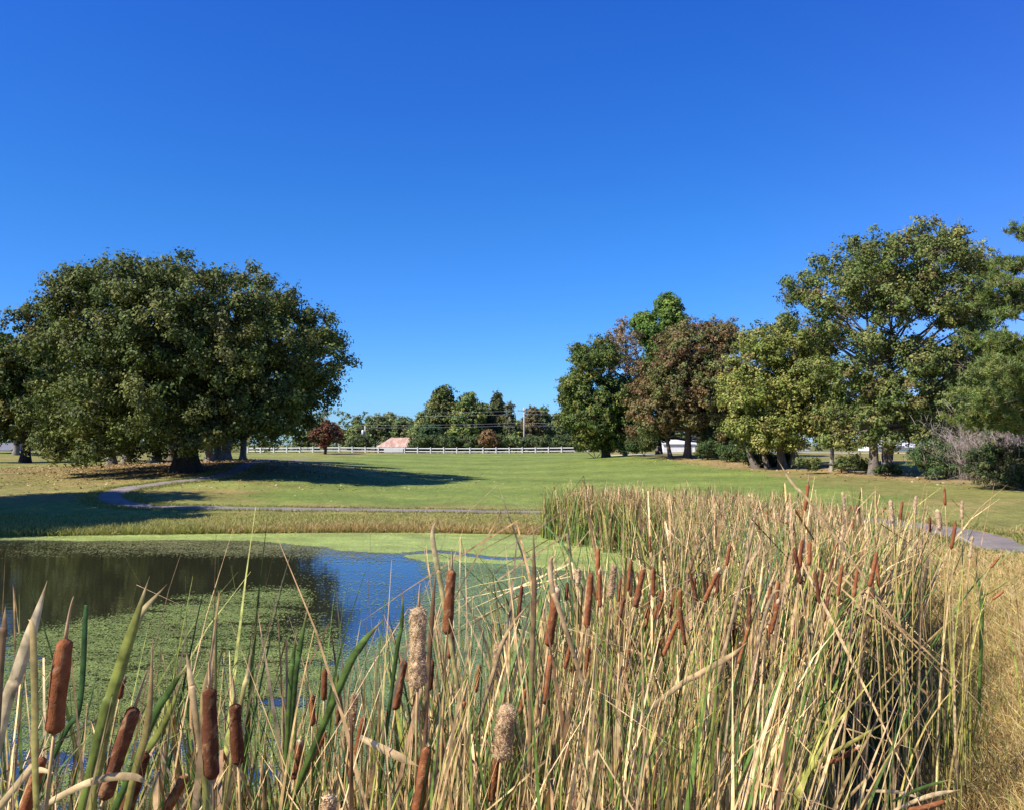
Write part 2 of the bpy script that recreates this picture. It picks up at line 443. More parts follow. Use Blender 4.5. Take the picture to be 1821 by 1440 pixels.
def flakes():
    g = Geo()
    M = 2900000
    yy = 3.2 / np.exp(rng.uniform(np.log(3.2 / 31.3), np.log(3.2 / 5.5), M)) * 1.0
    xx = rng.uniform(-0.72, 0.62, M) * yy
    xx -= 0.02 * yy
    sd = poly_sd(xx, yy, POND)
    d, band, matd, right = weed_density(xx, yy)
    fine = (yy > 23.5) | (right > .3)
    n3 = fbm(xx * 9 + yy * 3, yy * 14, 71, 3)
    ok = (sd < 0.05) & (rng.random(M) < d ** 1.2 * np.clip(np.where(fine, .85, 1.7 * n3 - .15), .1, 1))
    xx, yy, band, matd, right = xx[ok], yy[ok], band[ok], matd[ok], right[ok]
    K = len(xx)
    s = np.maximum(yy, 9) * 0.00068 * rng.uniform(0.5, 1.5, K)
    th = rng.uniform(0, 2 * PI, K)
    asp = rng.uniform(0.5, 1.0, K)
    ux = np.stack([np.cos(th), np.sin(th)], 1) * (s * 1.5)[:, None]; vx = np.stack([-np.sin(th), np.cos(th)], 1) * (s * asp * 1.5)[:, None]
    c0 = np.stack([xx, yy], 1)
    v = np.empty((K, 4, 3))
    for k, (a, b) in enumerate(((1, 0), (0, 1), (-1, 0), (0, -1))):
        v[:, k, :2] = c0 + a * ux + b * vx
    v[:, :, 2] = 0.007 + rng.uniform(0, 0.004, K)[:, None] + rng.normal(0, 0.12, (K, 4)) * s[:, None] * (matd > 0.1)[:, None]
    v[:, :, 2] = np.maximum(v[:, :, 2], 0.003)
    bright = np.array([0.37, 0.44, 0.12]); mat = np.array([0.19, 0.235, 0.062]); rt = np.array([0.17, 0.235, 0.085])
    cc = np.where((matd > np.maximum(band, right))[:, None], mat, np.where((band > 0.5)[:, None], bright, np.where((yy > 23.5)[:, None], np.array([.20, .20, .075]), rt)))
    cc = cc * rng.uniform(0.65, 1.3, K)[:, None] * np.stack([rng.uniform(.85, 1.15, K), np.ones(K), np.ones(K)], 1)
    cc = cc * (0.62 + 0.76 * fbm(xx * .9 + yy * .5, yy * 1.9, 79, 3))[:, None]
    spk = rng.random(K) < 0.004; cc[spk] = (0.5, 0.45, 0.3)
    g.add(v, quads=np.arange(4 * K).reshape(-1, 4), c=np.repeat(cc, 4, 0))
    # closed sheet along the far shore
    xs = np.arange(-50, 6, 0.2); ys = np.arange(20, 32, 0.12)
    A, B = np.meshgrid(xs, ys); d, band, _, right = weed_density(A, B)
    keep = (band + 0.25 * (fbm(A * 3, B * 6, 91) - .5) > 0.6) & (poly_sd(A, B, POND) < 0.1)
    a, b = A[keep], B[keep]; K = len(a)
    v = np.empty((K, 4, 3))
    for k, (p, r) in enumerate(((-1, -1), (1, -1), (1, 1), (-1, 1))):
        v[:, k, 0] = a + p * 0.1; v[:, k, 1] = b + r * 0.06
    v[:, :, 2] = 0.004
    cc = bright * (0.8 + 0.4 * fbm(a * 1.2, b * 2.5, 93))[:, None]
    g.add(v, quads=np.arange(4 * K).reshape(-1, 4), c=np.repeat(cc, 4, 0))
    return g
o = flakes().build('duckweed', leaf_mat('duckweed_fronds', 0.08, 0.6, 0.25), smooth=False)
tag(o, 'green duckweed and algae floating in mats on the pond', 'duckweed', kind='stuff')

# ------------------------------------------------------------------ blades and reed leaves
def blades(g, base, ztop, az, lean, curv, width, c0, c1, S=6, brk=None, brk_ang=None, twist=None, wprof=None, roll=None, length=None, cpow=2.0, cull=False):
    """N ribbons: base (N,3); ztop (N) height of the highest point; colours base->tip"""
    n = len(base)
    t = (np.arange(S) + 0.5) / S
    th = lean[:, None] + curv[:, None] * t[None] ** cpow
    if brk is not None:
        th = th + (t[None] > brk[:, None]) * brk_ang[:, None]
    d = np.stack([np.sin(th) * np.cos(az)[:, None], np.sin(th) * np.sin(az)[:, None], np.cos(th)], -1)
    p = np.concatenate([np.zeros((n, 1, 3)), np.cumsum(d, 1)], 1)
    L = length / S if length is not None else (ztop - base[:, 2]) / np.maximum(p[:, :, 2].max(1), 0.62 * S)
    p = base[:, None] + p * L[:, None, None]
    tan = unit(np.gradient(p, axis=1))
    h = np.stack([-np.sin(az), np.cos(az), 0 * az], 1)[:, None].repeat(S + 1, 1)
    nn = np.cross(tan, h)
    if cull:
        k = ~hides_head(p)
        twist = None if twist is None else twist[k]
        p, tan, h, nn, width, c0, c1 = p[k], tan[k], h[k], nn[k], width[k], c0[k], c1[k]; n = len(p)
    tt = np.linspace(0, 1, S + 1)[None]
    ang = (roll if roll is not None else rng.uniform(-PI, PI, n))[:, None] + (twist if twist is not None else rng.normal(0, 0.8, n))[:, None] * tt
    side = h * np.cos(ang)[..., None] + nn * np.sin(ang)[..., None]
    if wprof is None: wprof = np.clip(np.minimum(1.0, (1.0 - tt) * 2.2), 0.04, 1)
    w = width[:, None] * wprof * 0.5
    v = np.stack([p - side * w[..., None], p + side * w[..., None]], 2)
    cc = c0[:, None] * (1 - tt[..., None]) + c1[:, None] * tt[..., None]
    cc = cc[:, :, None].repeat(2, 2)
    i = (np.arange(n) * 2 * (S + 1))[:, None] + (np.arange(S) * 2)[None]
    q = np.stack([i, i + 1, i + 3, i + 2], -1)
    g.add(v, quads=q.reshape(-1, 4), c=cc.reshape(-1, 3))
    return p

HEADS = []          # (top px, bottom px, depth) of the cattail heads that stand clear of leaves
def hides_head(p):
    q = p - EYE
    dep = q @ FWD; X_ = 910.5 + F * q[..., 0] / np.maximum(dep, .1); Y_ = 720 - F * (q @ UPV) / np.maximum(dep, .1)
    # refine along the blade
    X_ = np.stack([X_[:, :-1] * (1 - f) + X_[:, 1:] * f for f in (0, .25, .5, .75)], -1).reshape(len(p), -1)
    Y_ = np.stack([Y_[:, :-1] * (1 - f) + Y_[:, 1:] * f for f in (0, .25, .5, .75)], -1).reshape(len(p), -1)
    D_ = np.repeat(dep[:, :-1], 4, axis=1)
    bad = np.zeros(len(p), bool)
    for (t, b, Yd) in HEADS:
        ax, ay = t[0] - b[0], t[1] - b[1]
        u = np.clip(((X_ - b[0]) * ax + (Y_ - b[1]) * ay) / max(ax * ax + ay * ay, 1), 0, 1)
        d2 = (X_ - b[0] - u * ax) ** 2 + (Y_ - b[1] - u * ay) ** 2
        L = math.hypot(ax, ay)
        bad |= ((d2 < (0.09 * L + 3) ** 2) & (D_ < Yd)).any(1)
    return bad & (rng.random(len(p)) < 0.88)

def pick(n, pal, w):
    pal = np.array(pal); k = rng.choice(len(pal), n, p=np.array(w) / sum(w))
    return pal[k] * rng.uniform(0.75, 1.25, (n, 1)) * rng.uniform(0.93, 1.07, (n, 3))

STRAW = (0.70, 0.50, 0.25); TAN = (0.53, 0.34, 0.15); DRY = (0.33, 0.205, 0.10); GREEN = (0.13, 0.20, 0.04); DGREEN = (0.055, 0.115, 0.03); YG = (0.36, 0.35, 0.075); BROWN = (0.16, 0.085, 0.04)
YK = [1.3, 2, 2.8, 4, 5.5, 7, 8, 10, 13, 18, 22, 25, 27, 29.6]
XL = [-2.2, -2.2, -1.5, -.35, .3, .9, 1.6, 2.6, 3.6, 4.2, 4.0, 3.0, 1.9, 0.9]
XR = [0.45, 0.45, 0.65, 1.05, 1.65, 2.5, 3.25, 4.6, 6.2, 7.0, 7.3, 7.0, 6.2, 4.0]
def stand_sample(n, y0, y1, power=1.0):
    yy = y0 + (y1 - y0) * rng.random(n) ** power
    l = np.interp(yy, YK, XL); r = np.interp(yy, YK, XR)
    u = rng.random(n); edge = fbm(yy * 1.1, 0 * yy, 5) * 0.8 - 0.4
    return l + (r - l) * u + edge * 0.5, yy, u
def top_height(x, y, u):
    px = 910.5 + F * x / y
    # silhouette of the reed tops, as seen from the bank, per part of the stand
    zt = np.interp(y, [1.3, 2, 3, 4, 5, 6.5, 8, 10, 13, 18, 22, 30], [2.55, 2.6, 2.58, 2.5, 2.48, 2.52, 2.58, 2.42, 2.2, 2.02, 1.95, 1.85])
    zt = zt + np.interp(x / y, [-.7, -.4, -.25, -.1, 0.02, .2, .6], [.02, -.02, -.06, -.03, 0, 0, 0.02]) * (y < 4) + .16 * sstep(.36, .44, x / y) * sstep(5.5, 6.5, y) * sstep(11, 9.5, y)
    return zt

def reed_batch(g, n, y0, y1, wid, S, dead=0.5, power=1.0, hs=0.16, greenleft=False, hmul=1.0, per=7):
    """plants of several leaves fanning from a shared base"""
    m = max(n // per, 1)
    x, y, u = stand_sample(m, y0, y1, power)
    keep = ~((y < 3.2) & (rng.random(m) < sstep(-0.12, -0.45, x / y) * 0.3))
    keep &= fbm(x * 2.2, y * 2.2, 87) + 0.25 * rng.random(m) > 0.47
    x, y, u = x[keep], y[keep], u[keep]; m = len(x)
    pdead = np.clip(dead + rng.normal(0, .28, m), .05, .98)
    plz = rng.uniform(np.where(y < 3, .87, .82), 1.03, m); plaz = rng.uniform(0, 2 * PI, m); pll = np.abs(rng.normal(0, .09, m))
    r = np.repeat(np.arange(m), per); n = len(r)
    az = rng.uniform(0, 2 * PI, n)
    bx = x[r] + rng.normal(0, .025, n); by = y[r] + rng.normal(0, .025, n)
    z = np.maximum(ground(bx, by), -0.25)
    zt = top_height(bx, by, u[r]) * hmul
    zt = z + (zt - z) * plz[r] * np.where(rng.random(n) < .6, rng.normal(0.98, hs * .4, n), rng.uniform(.5, .97, n))
    zt = np.minimum(zt, 2.98)
    lean = np.abs(rng.normal(0.0, 0.085, n)) + 0.01
    az = np.where(rng.random(n) < .5, plaz[r] + rng.normal(0, .5, n), az)
    az = np.where(rng.random(n) < .2, rng.normal(0.1, .6, n), az)
    lean = lean + pll[r] * np.where(by < 5.5, .6, 1)
    curv = np.abs(rng.normal(0.0, 0.2, n)); arch = rng.random(n) < np.where(by < 5.5, .06, .16)
    curv = np.where(arch, rng.uniform(.5, np.where(by < 5.5, .9, 1.3), n), curv)
    isdead = rng.random(n) < pdead[r]
    if greenleft: isdead &= ~(((u[r] < 0.2) | (u[r] > .88)) & (rng.random(n) < 0.75))
    brk = np.where(by < 5.0, rng.uniform(.84, .98, n), rng.uniform(0.5, 0.97, n)); ba = np.where(isdead & ~arch & (rng.random(n) < 0.45), rng.uniform(1.7, 3.0, n), 0)
    cd0 = pick(n, [STRAW, TAN, DRY, BROWN], [.14, .32, .30, .24]); cd1 = pick(n, [STRAW, TAN, DRY, BROWN], [.45, .32, .13, .10])  # brown sheaths at the base, weighted darker to paint in shade between leaves
    cg0 = pick(n, [GREEN, YG, DGREEN], [.45, .2, .35]); cg1 = pick(n, [GREEN, YG, TAN, DGREEN], [.42, .25, .18, .15])
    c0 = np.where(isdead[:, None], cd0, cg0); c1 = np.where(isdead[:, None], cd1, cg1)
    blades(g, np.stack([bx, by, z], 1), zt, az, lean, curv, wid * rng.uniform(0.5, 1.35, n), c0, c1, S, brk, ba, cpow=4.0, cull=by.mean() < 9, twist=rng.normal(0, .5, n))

def litter_batch(g, n, y0, y1, wid, power=1.0):
    """collapsed dry leaves and stalks filling the lower half of the stand"""
    x, y, u = stand_sample(n, y0, y1, power)
    k = ~((y < 4) & (x / y < -0.15)); x, y = x[k], y[k]; n = len(x)
    z = np.maximum(ground(x, y), -0.05) + rng.uniform(0, 1.1, n) ** 1.5
    az = rng.uniform(0, 2 * PI, n)
    lean = rng.uniform(0.1, 1.9, n)
    c = pick(n, [STRAW, TAN, DRY, BROWN], [.14, .26, .32, .28])  # dry litter tones, weighted brown so shade in the gaps is coloured in
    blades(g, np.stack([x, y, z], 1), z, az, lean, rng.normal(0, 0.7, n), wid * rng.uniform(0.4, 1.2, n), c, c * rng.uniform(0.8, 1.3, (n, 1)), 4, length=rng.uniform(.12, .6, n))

CT = [
 # top, bottom, kind, label, keywords
 ((117, 1134), (96, 1305), 'brown', 'thick brown cattail with a long thin tip spike, at the left edge over the algae', dict(spike=(131, 1060), fat=1.35, Lr=.2)),
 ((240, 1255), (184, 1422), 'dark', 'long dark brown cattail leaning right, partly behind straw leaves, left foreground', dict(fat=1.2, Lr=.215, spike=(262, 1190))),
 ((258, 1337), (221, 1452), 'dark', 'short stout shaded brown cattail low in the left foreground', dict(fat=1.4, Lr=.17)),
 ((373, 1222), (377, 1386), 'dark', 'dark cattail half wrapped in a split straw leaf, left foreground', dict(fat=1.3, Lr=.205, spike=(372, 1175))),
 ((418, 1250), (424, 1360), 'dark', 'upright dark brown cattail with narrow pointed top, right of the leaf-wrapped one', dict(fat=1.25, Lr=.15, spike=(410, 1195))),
 ((330, 1380), (292, 1446), 'brown', 'brown cattail leaning right under crossed leaves at the bottom left', dict(fat=1.2, Lr=.11)),
 ((76, 1345), (42, 1445), 'brown', 'brown cattail in the bottom left corner behind curled dry leaves', dict(fat=1.1, Lr=.14)),
 ((578, 1188), (576, 1246), 'brown', 'small brown cattail standing before the green algae left of the blue water', dict(Lr=.12)),
 ((556, 1234), (555, 1291), 'brown', 'small brown cattail just left of a taller slim one, over green algae', dict(Lr=.12)),
 ((514, 1265), (512, 1319), 'red', 'short reddish cattail over the algae, leftmost of the small ones', dict(Lr=.11)),
 ((534, 1313), (523, 1385), 'worn', 'cattail with frayed top touching a long leaning brown one', dict(Lr=.13)),
 ((578, 1302), (526, 1397), 'red', 'long smooth brown cattail tilted strongly right in the lower left centre', dict(Lr=.205, fat=1.1)),
 ((803, 1012), (795, 1128), 'brown', 'tall brown cattail with a needle spike, standing against the pond water in the centre', dict(spike=(801, 975), fat=1.2, Lr=.2)),
 ((745, 1078), (742, 1224), 'fluff', 'tall cream cattail burst into fluff, with a spike, beside the tall brown one', dict(spike=(748, 1037), fat=1.25, Lr=.235)),
 ((719, 1173), (703, 1262), 'brown', 'brown cattail leaning beside the tall fluffy cream one, on its left', dict(Lr=.18, fat=1.1)),
 ((769, 1172), (764, 1228), 'dark', 'dark cattail behind the fluffy cream head, below the tall brown one', dict(Lr=.13)),
 ((804, 1113), (799, 1172), 'dark', 'shaded cattail directly under the tall spiked brown head', dict(Lr=.15)),
 ((631, 1232), (620, 1324), 'fluff', 'slim tan cattail shedding fluff, left of centre above a crossing dry leaf', dict(Lr=.19, fat=.75)),
 ((648, 1272), (624, 1382), 'brown', 'slim brown cattail leaning behind green leaves left of centre', dict(Lr=.2, fat=.85)),
 ((760, 1327), (741, 1446), 'red', 'large reddish brown cattail at the bottom centre edge', dict(Lr=.19, fat=1.25)),
 ((902, 1252), (891, 1350), 'fluff', 'fat cream seed head bursting with fluff in the lower centre', dict(Lr=.165, fat=1.6)),
 ((586, 1414), (582, 1452), 'fluff', 'pale fluffy seed head cut by the bottom edge left of centre', dict(Lr=.09, fat=1.5, Y=1.95)),
 ((936, 1222), (923, 1270), 'brown', 'small brown cattail leaning right above the fat cream seed head', dict(Lr=.12)),
 ((980, 1163), (967, 1251), 'red', 'reddish cattail with pale top right of the fat cream seed head', dict(Lr=.18)),
 ((991, 1043), (975, 1149), 'worn', 'tall dark brown cattail with ragged cream top, centre right of the pond edge', dict(Lr=.2, fat=1.15)),
 ((928, 1040), (921, 1106), 'dark', 'slim dark cattail with long pointed spike at the edge of the duckweed', dict(Lr=.19, fat=.8, spike=(930, 990))),
 ((884, 1346), (873, 1426), 'brown', 'brown cattail hanging below the fat cream seed head', dict(Lr=.15)),
 ((826, 1250), (823, 1268), 'red', 'brown cattail seen end-on among dry leaves in the lower centre', dict(Y=3.0, dy=-.05, fat=1.2)),
 ((788, 1312), (784, 1348), 'brown', 'short brown cattail hidden behind curled white leaves in the lower centre', dict(Y=2.8)),
 ((604, 1242), (599, 1293), 'dark', 'dark narrow cattail standing left of the slim tan fluffy one', dict(Lr=.13)),
 ((886, 1143), (878, 1208), 'fluff', 'tan tattered seed head between the centre stalks', dict(Lr=.17, fat=.8)),
 ((1064, 972), (1063, 1024), 'red', 'upright reddish cattail standing highest over the duckweed edge right of centre', dict(Lr=.17)),
 ((1051, 1018), (1043, 1116), 'red', 'long reddish cattail beside white fluff, right of centre', dict(Lr=.225, Y=3.6)),
 ((1144, 1012), (1129, 1079), 'brown', 'brown cattail leaning right among straw leaves, left of a thin upright one', dict(Lr=.19, fat=1.15)),
 ((1162, 1007), (1162, 1062), 'brown', 'thin upright brown cattail next to the right-leaning one', dict(Lr=.17)),
 ((1191, 1103), (1176, 1131), 'worn', 'short tilted cattail above another tilted one in the right centre', dict(Lr=.12)),
 ((1181, 1133), (1158, 1174), 'brown', 'tilted brown cattail lowest of the leaning pair in the right centre', dict(Lr=.16)),
 ((1156, 952), (1156, 982), 'brown', 'small brown cattail poking above the reeds before the far reed clump', dict(Lr=.14)),
 ((1318, 1140), (1297, 1176), 'worn', 'brown cattail on a stalk bent over to the right, mid reeds', dict(Lr=.15)),
 ((1257, 1034), (1256, 1059), 'dark', 'tiny dark cattail among green leaves in the middle of the reeds', dict(Lr=.12)),
 ((1210, 1047), (1207, 1118), 'brown', 'thin brown cattail deep in the mid reeds', dict(Lr=.2, Y=4.4)),
 ((1299, 967), (1292, 1006), 'brown', 'brown cattail tilted right near the reed tops, left of the thin straw stem', dict(Lr=.15)),
 ((1244, 1068), (1246, 1102), 'fluff', 'small pale burst seed head in the mid reeds', dict(Lr=.15)),
 ((1371, 1034), (1365, 1084), 'worn', 'cattail with a cream fluffy top on a long straw stem, right of the mid reeds', dict(Lr=.18)),
 ((1092, 1003), (1086, 1063), 'fluff', 'tattered cream seed head between the leaning brown cattails right of centre', dict(Lr=.18, fat=.9)),
 ((1029, 1010), (1028, 1042), 'fluff', 'small ball of cream fluff left of the long reddish cattail', dict(Lr=.1)),
 ((1009, 1034), (1007, 1068), 'dark', 'small dark cattail behind the ragged-topped one at the pond edge', dict(Lr=.12)),
 ((1437, 858), (1431, 908), 'red', 'tallest cattail of the right reeds, red-brown with a spike against the fairway', dict(spike=(1439, 838), Lr=.19)),
 ((1427, 958), (1422, 1010), 'brown', 'brown cattail left of a twin, under the tallest one of the right reeds', dict(Lr=.18)),
 ((1440, 962), (1439, 1006), 'red', 'reddish cattail right of a twin, under the tallest one of the right reeds', dict(Lr=.16)),
 ((1490, 964), (1474, 990), 'red', 'short reddish cattail tilted right, beyond the twin heads', dict(Lr=.16)),
 ((1498, 873), (1503, 907), 'fluff', 'small pinkish frayed seed head standing alone against the green fairway', dict(Lr=.16, fat=.8)),
 ((1518, 921), (1517, 943), 'brown', 'tiny brown cattail below the lone frayed seed head', dict(Lr=.12)),
 ((1583, 887), (1587, 930), 'fluff', 'whitish seed head, leftmost of the cluster atop the right reeds', dict(Lr=.18)),
 ((1605, 890), (1601, 924), 'brown', 'brown cattail between pale seed heads in the right cluster', dict(Lr=.16)),
 ((1629, 881), (1627, 916), 'fluff', 'frayed tan seed head in the middle of the right cluster', dict(Lr=.16, fat=.8)),
 ((1679, 866), (1681, 899), 'red', 'upright red-brown cattail standing highest in the right cluster', dict(Lr=.15)),
 ((1667, 904), (1672, 942), 'fluff', 'big cream seed head below the highest one in the right cluster', dict(Lr=.17, fat=1.2)),
 ((1711, 889), (1711, 922), 'fluff', 'rightmost seed head of the right cluster, tan and frayed', dict(Lr=.15, fat=.8)),
 ((1699, 926), (1691, 977), 'brown', 'long brown cattail leaning right at the right end of the reeds', dict(Lr=.21)),
 ((1654, 918), (1654, 946), 'brown', 'small brown cattail left of the big cream seed head', dict(Lr=.13)),
 ((1633, 958), (1620, 980), 'fluff', 'tilted tan seed head below the right cluster', dict(Lr=.14)),
 ((1730, 952), (1725, 993), 'fluff', 'thin pale seed head at the right end of the reeds beside the path', dict(Lr=.18, fat=.7)),
 ((1777, 990), (1760, 1010), 'brown', 'brown cattail on a stem bent outward over the dry grass', dict(Lr=.14, base=(4.9, 8.3))),
 ((1785, 1049), (1764, 1066), 'red', 'reddish cattail on a long stem leaning far right over the dry grass', dict(Lr=.125, base=(3.6, 7.2), Y=7.0)),
 ((1449, 1070), (1445, 1101), 'brown', 'dark red cattail deep inside the right reeds', dict(Lr=.16)),
 ((1530, 1325), (1474, 1356), 'worn', 'drooping ragged cattail low down beside the dry grass', dict(Lr=.21, Y=4.6, base=(2.0, 4.4))),
 ((1680, 1424), (1615, 1440), 'brown', 'fallen brown cattail lying in the dry grass at the bottom right', dict(Lr=.19, Y=4.4, base=(2.0, 3.9))),
 ((1400, 905), (1398, 930), 'fluff', 'pale curled seed head just left of the tallest cattail', dict(Lr=.13)),
 ((222, 1200), (212, 1243), 'worn', 'small frayed cattail behind the straw leaves of the left foreground', dict(Lr=.09)),
 ((1016, 1140), (1004, 1190), 'brown', 'brown cattail between crossing straw leaves right of the reddish one', dict(Lr=.16)),
 ((690, 1262), (684, 1318), 'dark', 'shaded cattail behind dry leaves below the blue water', dict(Lr=.15)),
 ((853, 1180), (846, 1232), 'brown', 'brown cattail half hidden left of the tattered tan head', dict(Lr=.16)),
 ((1110, 1060), (1098, 1112), 'dark', 'dark cattail in shade under the right-leaning brown one', dict(Lr=.18)),
]

for k in range(40):
    px_ = rng.uniform(1010, 1570); py_ = np.interp(px_, [1010, 1150, 1300, 1450, 1570], [1010, 985, 985, 950, 930]) + rng.uniform(0, 150)
    ll = rng.uniform(38, 66); ti = rng.normal(.12, .16)
    CT.append(((px_ + ll * ti, py_), (px_, py_ + ll), ['brown', 'dark', 'dark', 'red', 'worn'][k % 5], 'slim cattail among many like it in the thick middle of the near reeds', dict(Lr=.19, fat=.85, group='slim cattails in the thick of the near reeds')))
for t, b, k, lab, kw in CT:
    lp = math.hypot(t[0] - b[0], t[1] - b[1]); HEADS.append((t, b, kw.get('Y') or kw.get('Lr', .185) * F / lp))
g = Geo()
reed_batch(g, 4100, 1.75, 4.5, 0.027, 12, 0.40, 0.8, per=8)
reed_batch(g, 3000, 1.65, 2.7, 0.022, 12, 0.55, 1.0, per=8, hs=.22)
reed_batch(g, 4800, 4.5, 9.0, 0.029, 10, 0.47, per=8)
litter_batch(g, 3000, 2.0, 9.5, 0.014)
def heroleaf(pts, Y, w, c0, c1, Y2=None):
    """one leaf seen clear of the others: base to tip through points of the place"""
    Ys = np.linspace(Y, Y2 or Y, len(pts))
    p = np.array([P(a, b, d) for (a, b), d in zip(pts, Ys)])
    base = p[0].copy(); dirn = unit(p[0] - p[1])
    if dirn[2] < -0.45: p = np.concatenate([[p[0] + dirn * 0.75 + np.array([0, .05, -.12])], p])
    p = path_curve(p, 8)
    w = w * 1.2; k = len(p); t = np.linspace(0, 1, k)[:, None]
    tan = unit(np.gradient(p, axis=0)); side = unit(np.cross(tan, np.array([0.25, -1, 0.15])))
    wp = np.clip(np.minimum(0.65 + 0.35 * np.sin(t * 3), (1 - t) * 3.2), 0.03, 1) * w / 2
    nrm = np.cross(side, tan)
    v = np.stack([p - side * wp, p + nrm * wp * 0.35, p + side * wp], 1)
    i = (np.arange(k - 1) * 3)[:, None] + np.arange(2)[None]
    q = np.stack([i, i + 1, i + 4, i + 3], -1).reshape(-1, 4)
    cc = np.asarray(c0) * (1 - t) + np.asarray(c1) * t
    e = sstep(.8, .98, t); cc = cc * (1 - e) + np.array([.5, .34, .16]) * e
    cc = np.stack([cc * .92, cc * 1.12, cc * .8], 1) * rng.uniform(.9, 1.1, (k, 1, 1))
    g.add(v, quads=q, c=cc.reshape(-1, 3))
LT = (0.70, 0.53, 0.28)
for a in [([(-5, 1320), (30, 1200), (60, 1110), (84, 1032)], 1.75, .021, LT, (.66, .52, .32)),
          ([(65, 1440), (62, 1250), (58, 1120), (50, 1100)], 1.7, .011, YG, TAN),
          ([(170, 1335), (200, 1230), (235, 1120), (266, 1024)], 1.9, .021, GREEN, YG),
          ([(185, 1315), (215, 1190), (245, 1100), (297, 1038)], 1.95, .019, YG, (.6, .45, .22)),
          ([(95, 1345), (140, 1260), (152, 1090), (153, 1082)], 2.3, .012, DGREEN, DGREEN),
          ([(0, 1190), (6, 1130), (10, 1075)], 1.7, .013, BROWN, DRY),
          ([(225, 1440), (262, 1290), (272, 1130)], 2.0, .014, YG, DRY),
          ([(250, 1330), (300, 1230), (333, 1182)], 2.1, .015, DGREEN, GREEN),
          ([(200, 1440), (290, 1290), (330, 1190)], 2.2, .014, GREEN, YG),
          ([(352, 1300), (340, 1215), (330, 1150)], 1.95, .012, TAN, STRAW),
          ([(420, 1300), (440, 1200), (448, 1150)], 2.1, .009, YG, STRAW),
          ([(365, 1390), (362, 1250), (371, 1180)], 1.95, .013, GREEN, TAN),
          ([(522, 1240), (532, 1160), (551, 1062)], 2.6, .014, DGREEN, GREEN),
          ([(515, 1240), (520, 1180), (528, 1120)], 2.5, .012, GREEN, GREEN),
          ([(600, 1230), (640, 1150), (680, 1102)], 2.4, .018, GREEN, GREEN),
          ([(700, 1200), (714, 1110), (716, 1048)], 2.6, .011, DGREEN, GREEN),
          ([(760, 1230), (768, 1100), (776, 1000)], 2.5, .012, DRY, BROWN),
          ([(790, 1075), (778, 1010), (769, 950), (777, 922)], 2.7, .014, (.5, .4, .12), LT),
          ([(946, 1190), (950, 1050), (948, 925)], 2.5, .013, TAN, BROWN),
          ([(1270, 1240), (1300, 1110), (1335, 960), (1357, 842)], 3.6, .013, TAN, STRAW),
          ([(1320, 1330), (1345, 1160), (1372, 1060), (1395, 1050)], 4.0, .016, DRY, STRAW),
          ([(1450, 905), (1410, 860), (1382, 815)], 4.5, .013, TAN, STRAW),
          ([(1180, 1240), (1240, 1200), (1300, 1165), (1330, 1140)], 3.0, .018, STRAW, TAN),
          ([(1060, 1440), (1085, 1300), (1075, 1200)], 3.0, .018, DGREEN, GREEN),
          ([(1150, 1440), (1120, 1330), (1080, 1230)], 3.0, .018, GREEN, DGREEN),
          ([(1000, 1100), (985, 1060), (978, 1000), (990, 985)], 2.7, .014, TAN, STRAW),
          ([(870, 1220), (900, 1130), (950, 1060)], 3.2, .014, STRAW, TAN),
          ([(640, 1310), (700, 1340), (745, 1362)], 2.1, .016, STRAW, TAN),
          ([(1310, 1440), (1400, 1360), (1480, 1290), (1515, 1222)], 4.2, .018, TAN, YG),
          ([(1370, 1440), (1450, 1360), (1530, 1310), (1580, 1280)], 4.0, .018, (.2, .17, .03), (.45, .38, .1)),
          ([(1490, 1440), (1545, 1380), (1585, 1325)], 4.6, .016, TAN, (.5, .38, .15)),
          ([(1540, 1405), (1600, 1408), (1640, 1420)], 4.9, .016, LT, STRAW),
          ([(1590, 1440), (1650, 1415), (1710, 1403)], 4.6, .02, LT, LT),
          ([(1585, 1425), (1640, 1400), (1690, 1385)], 4.3, .014, DGREEN, GREEN),
          ([(1745, 1130), (1745, 1060), (1732, 1000)], 8.5, .045, (.13, .25, .04), (.16, .27, .05)),
          ([(1655, 1135), (1720, 1080), (1780, 1040), (1821, 1015)], 7.0, .016, TAN, YG),
          ([(60, 1440), (160, 1390), (235, 1380), (270, 1400)], 1.8, .013, LT, TAN),
          ([(10, 1420), (60, 1370), (110, 1380)], 1.8, .012, LT, STRAW)]:
    heroleaf(*a)
near_reeds = tag(g.build('reed_leaves', M_REED), 'dense green and straw coloured cattail leaves crowding the near bank', 'reeds', kind='stuff')

g = Geo()
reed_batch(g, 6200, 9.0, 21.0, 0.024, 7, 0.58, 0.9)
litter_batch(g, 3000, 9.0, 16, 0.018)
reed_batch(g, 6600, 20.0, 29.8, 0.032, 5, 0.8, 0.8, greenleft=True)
tag(g.build('reed_bed', M_REED), 'tan and green reed bed curving along the right shore to the far corner', 'reed bed', kind='stuff')

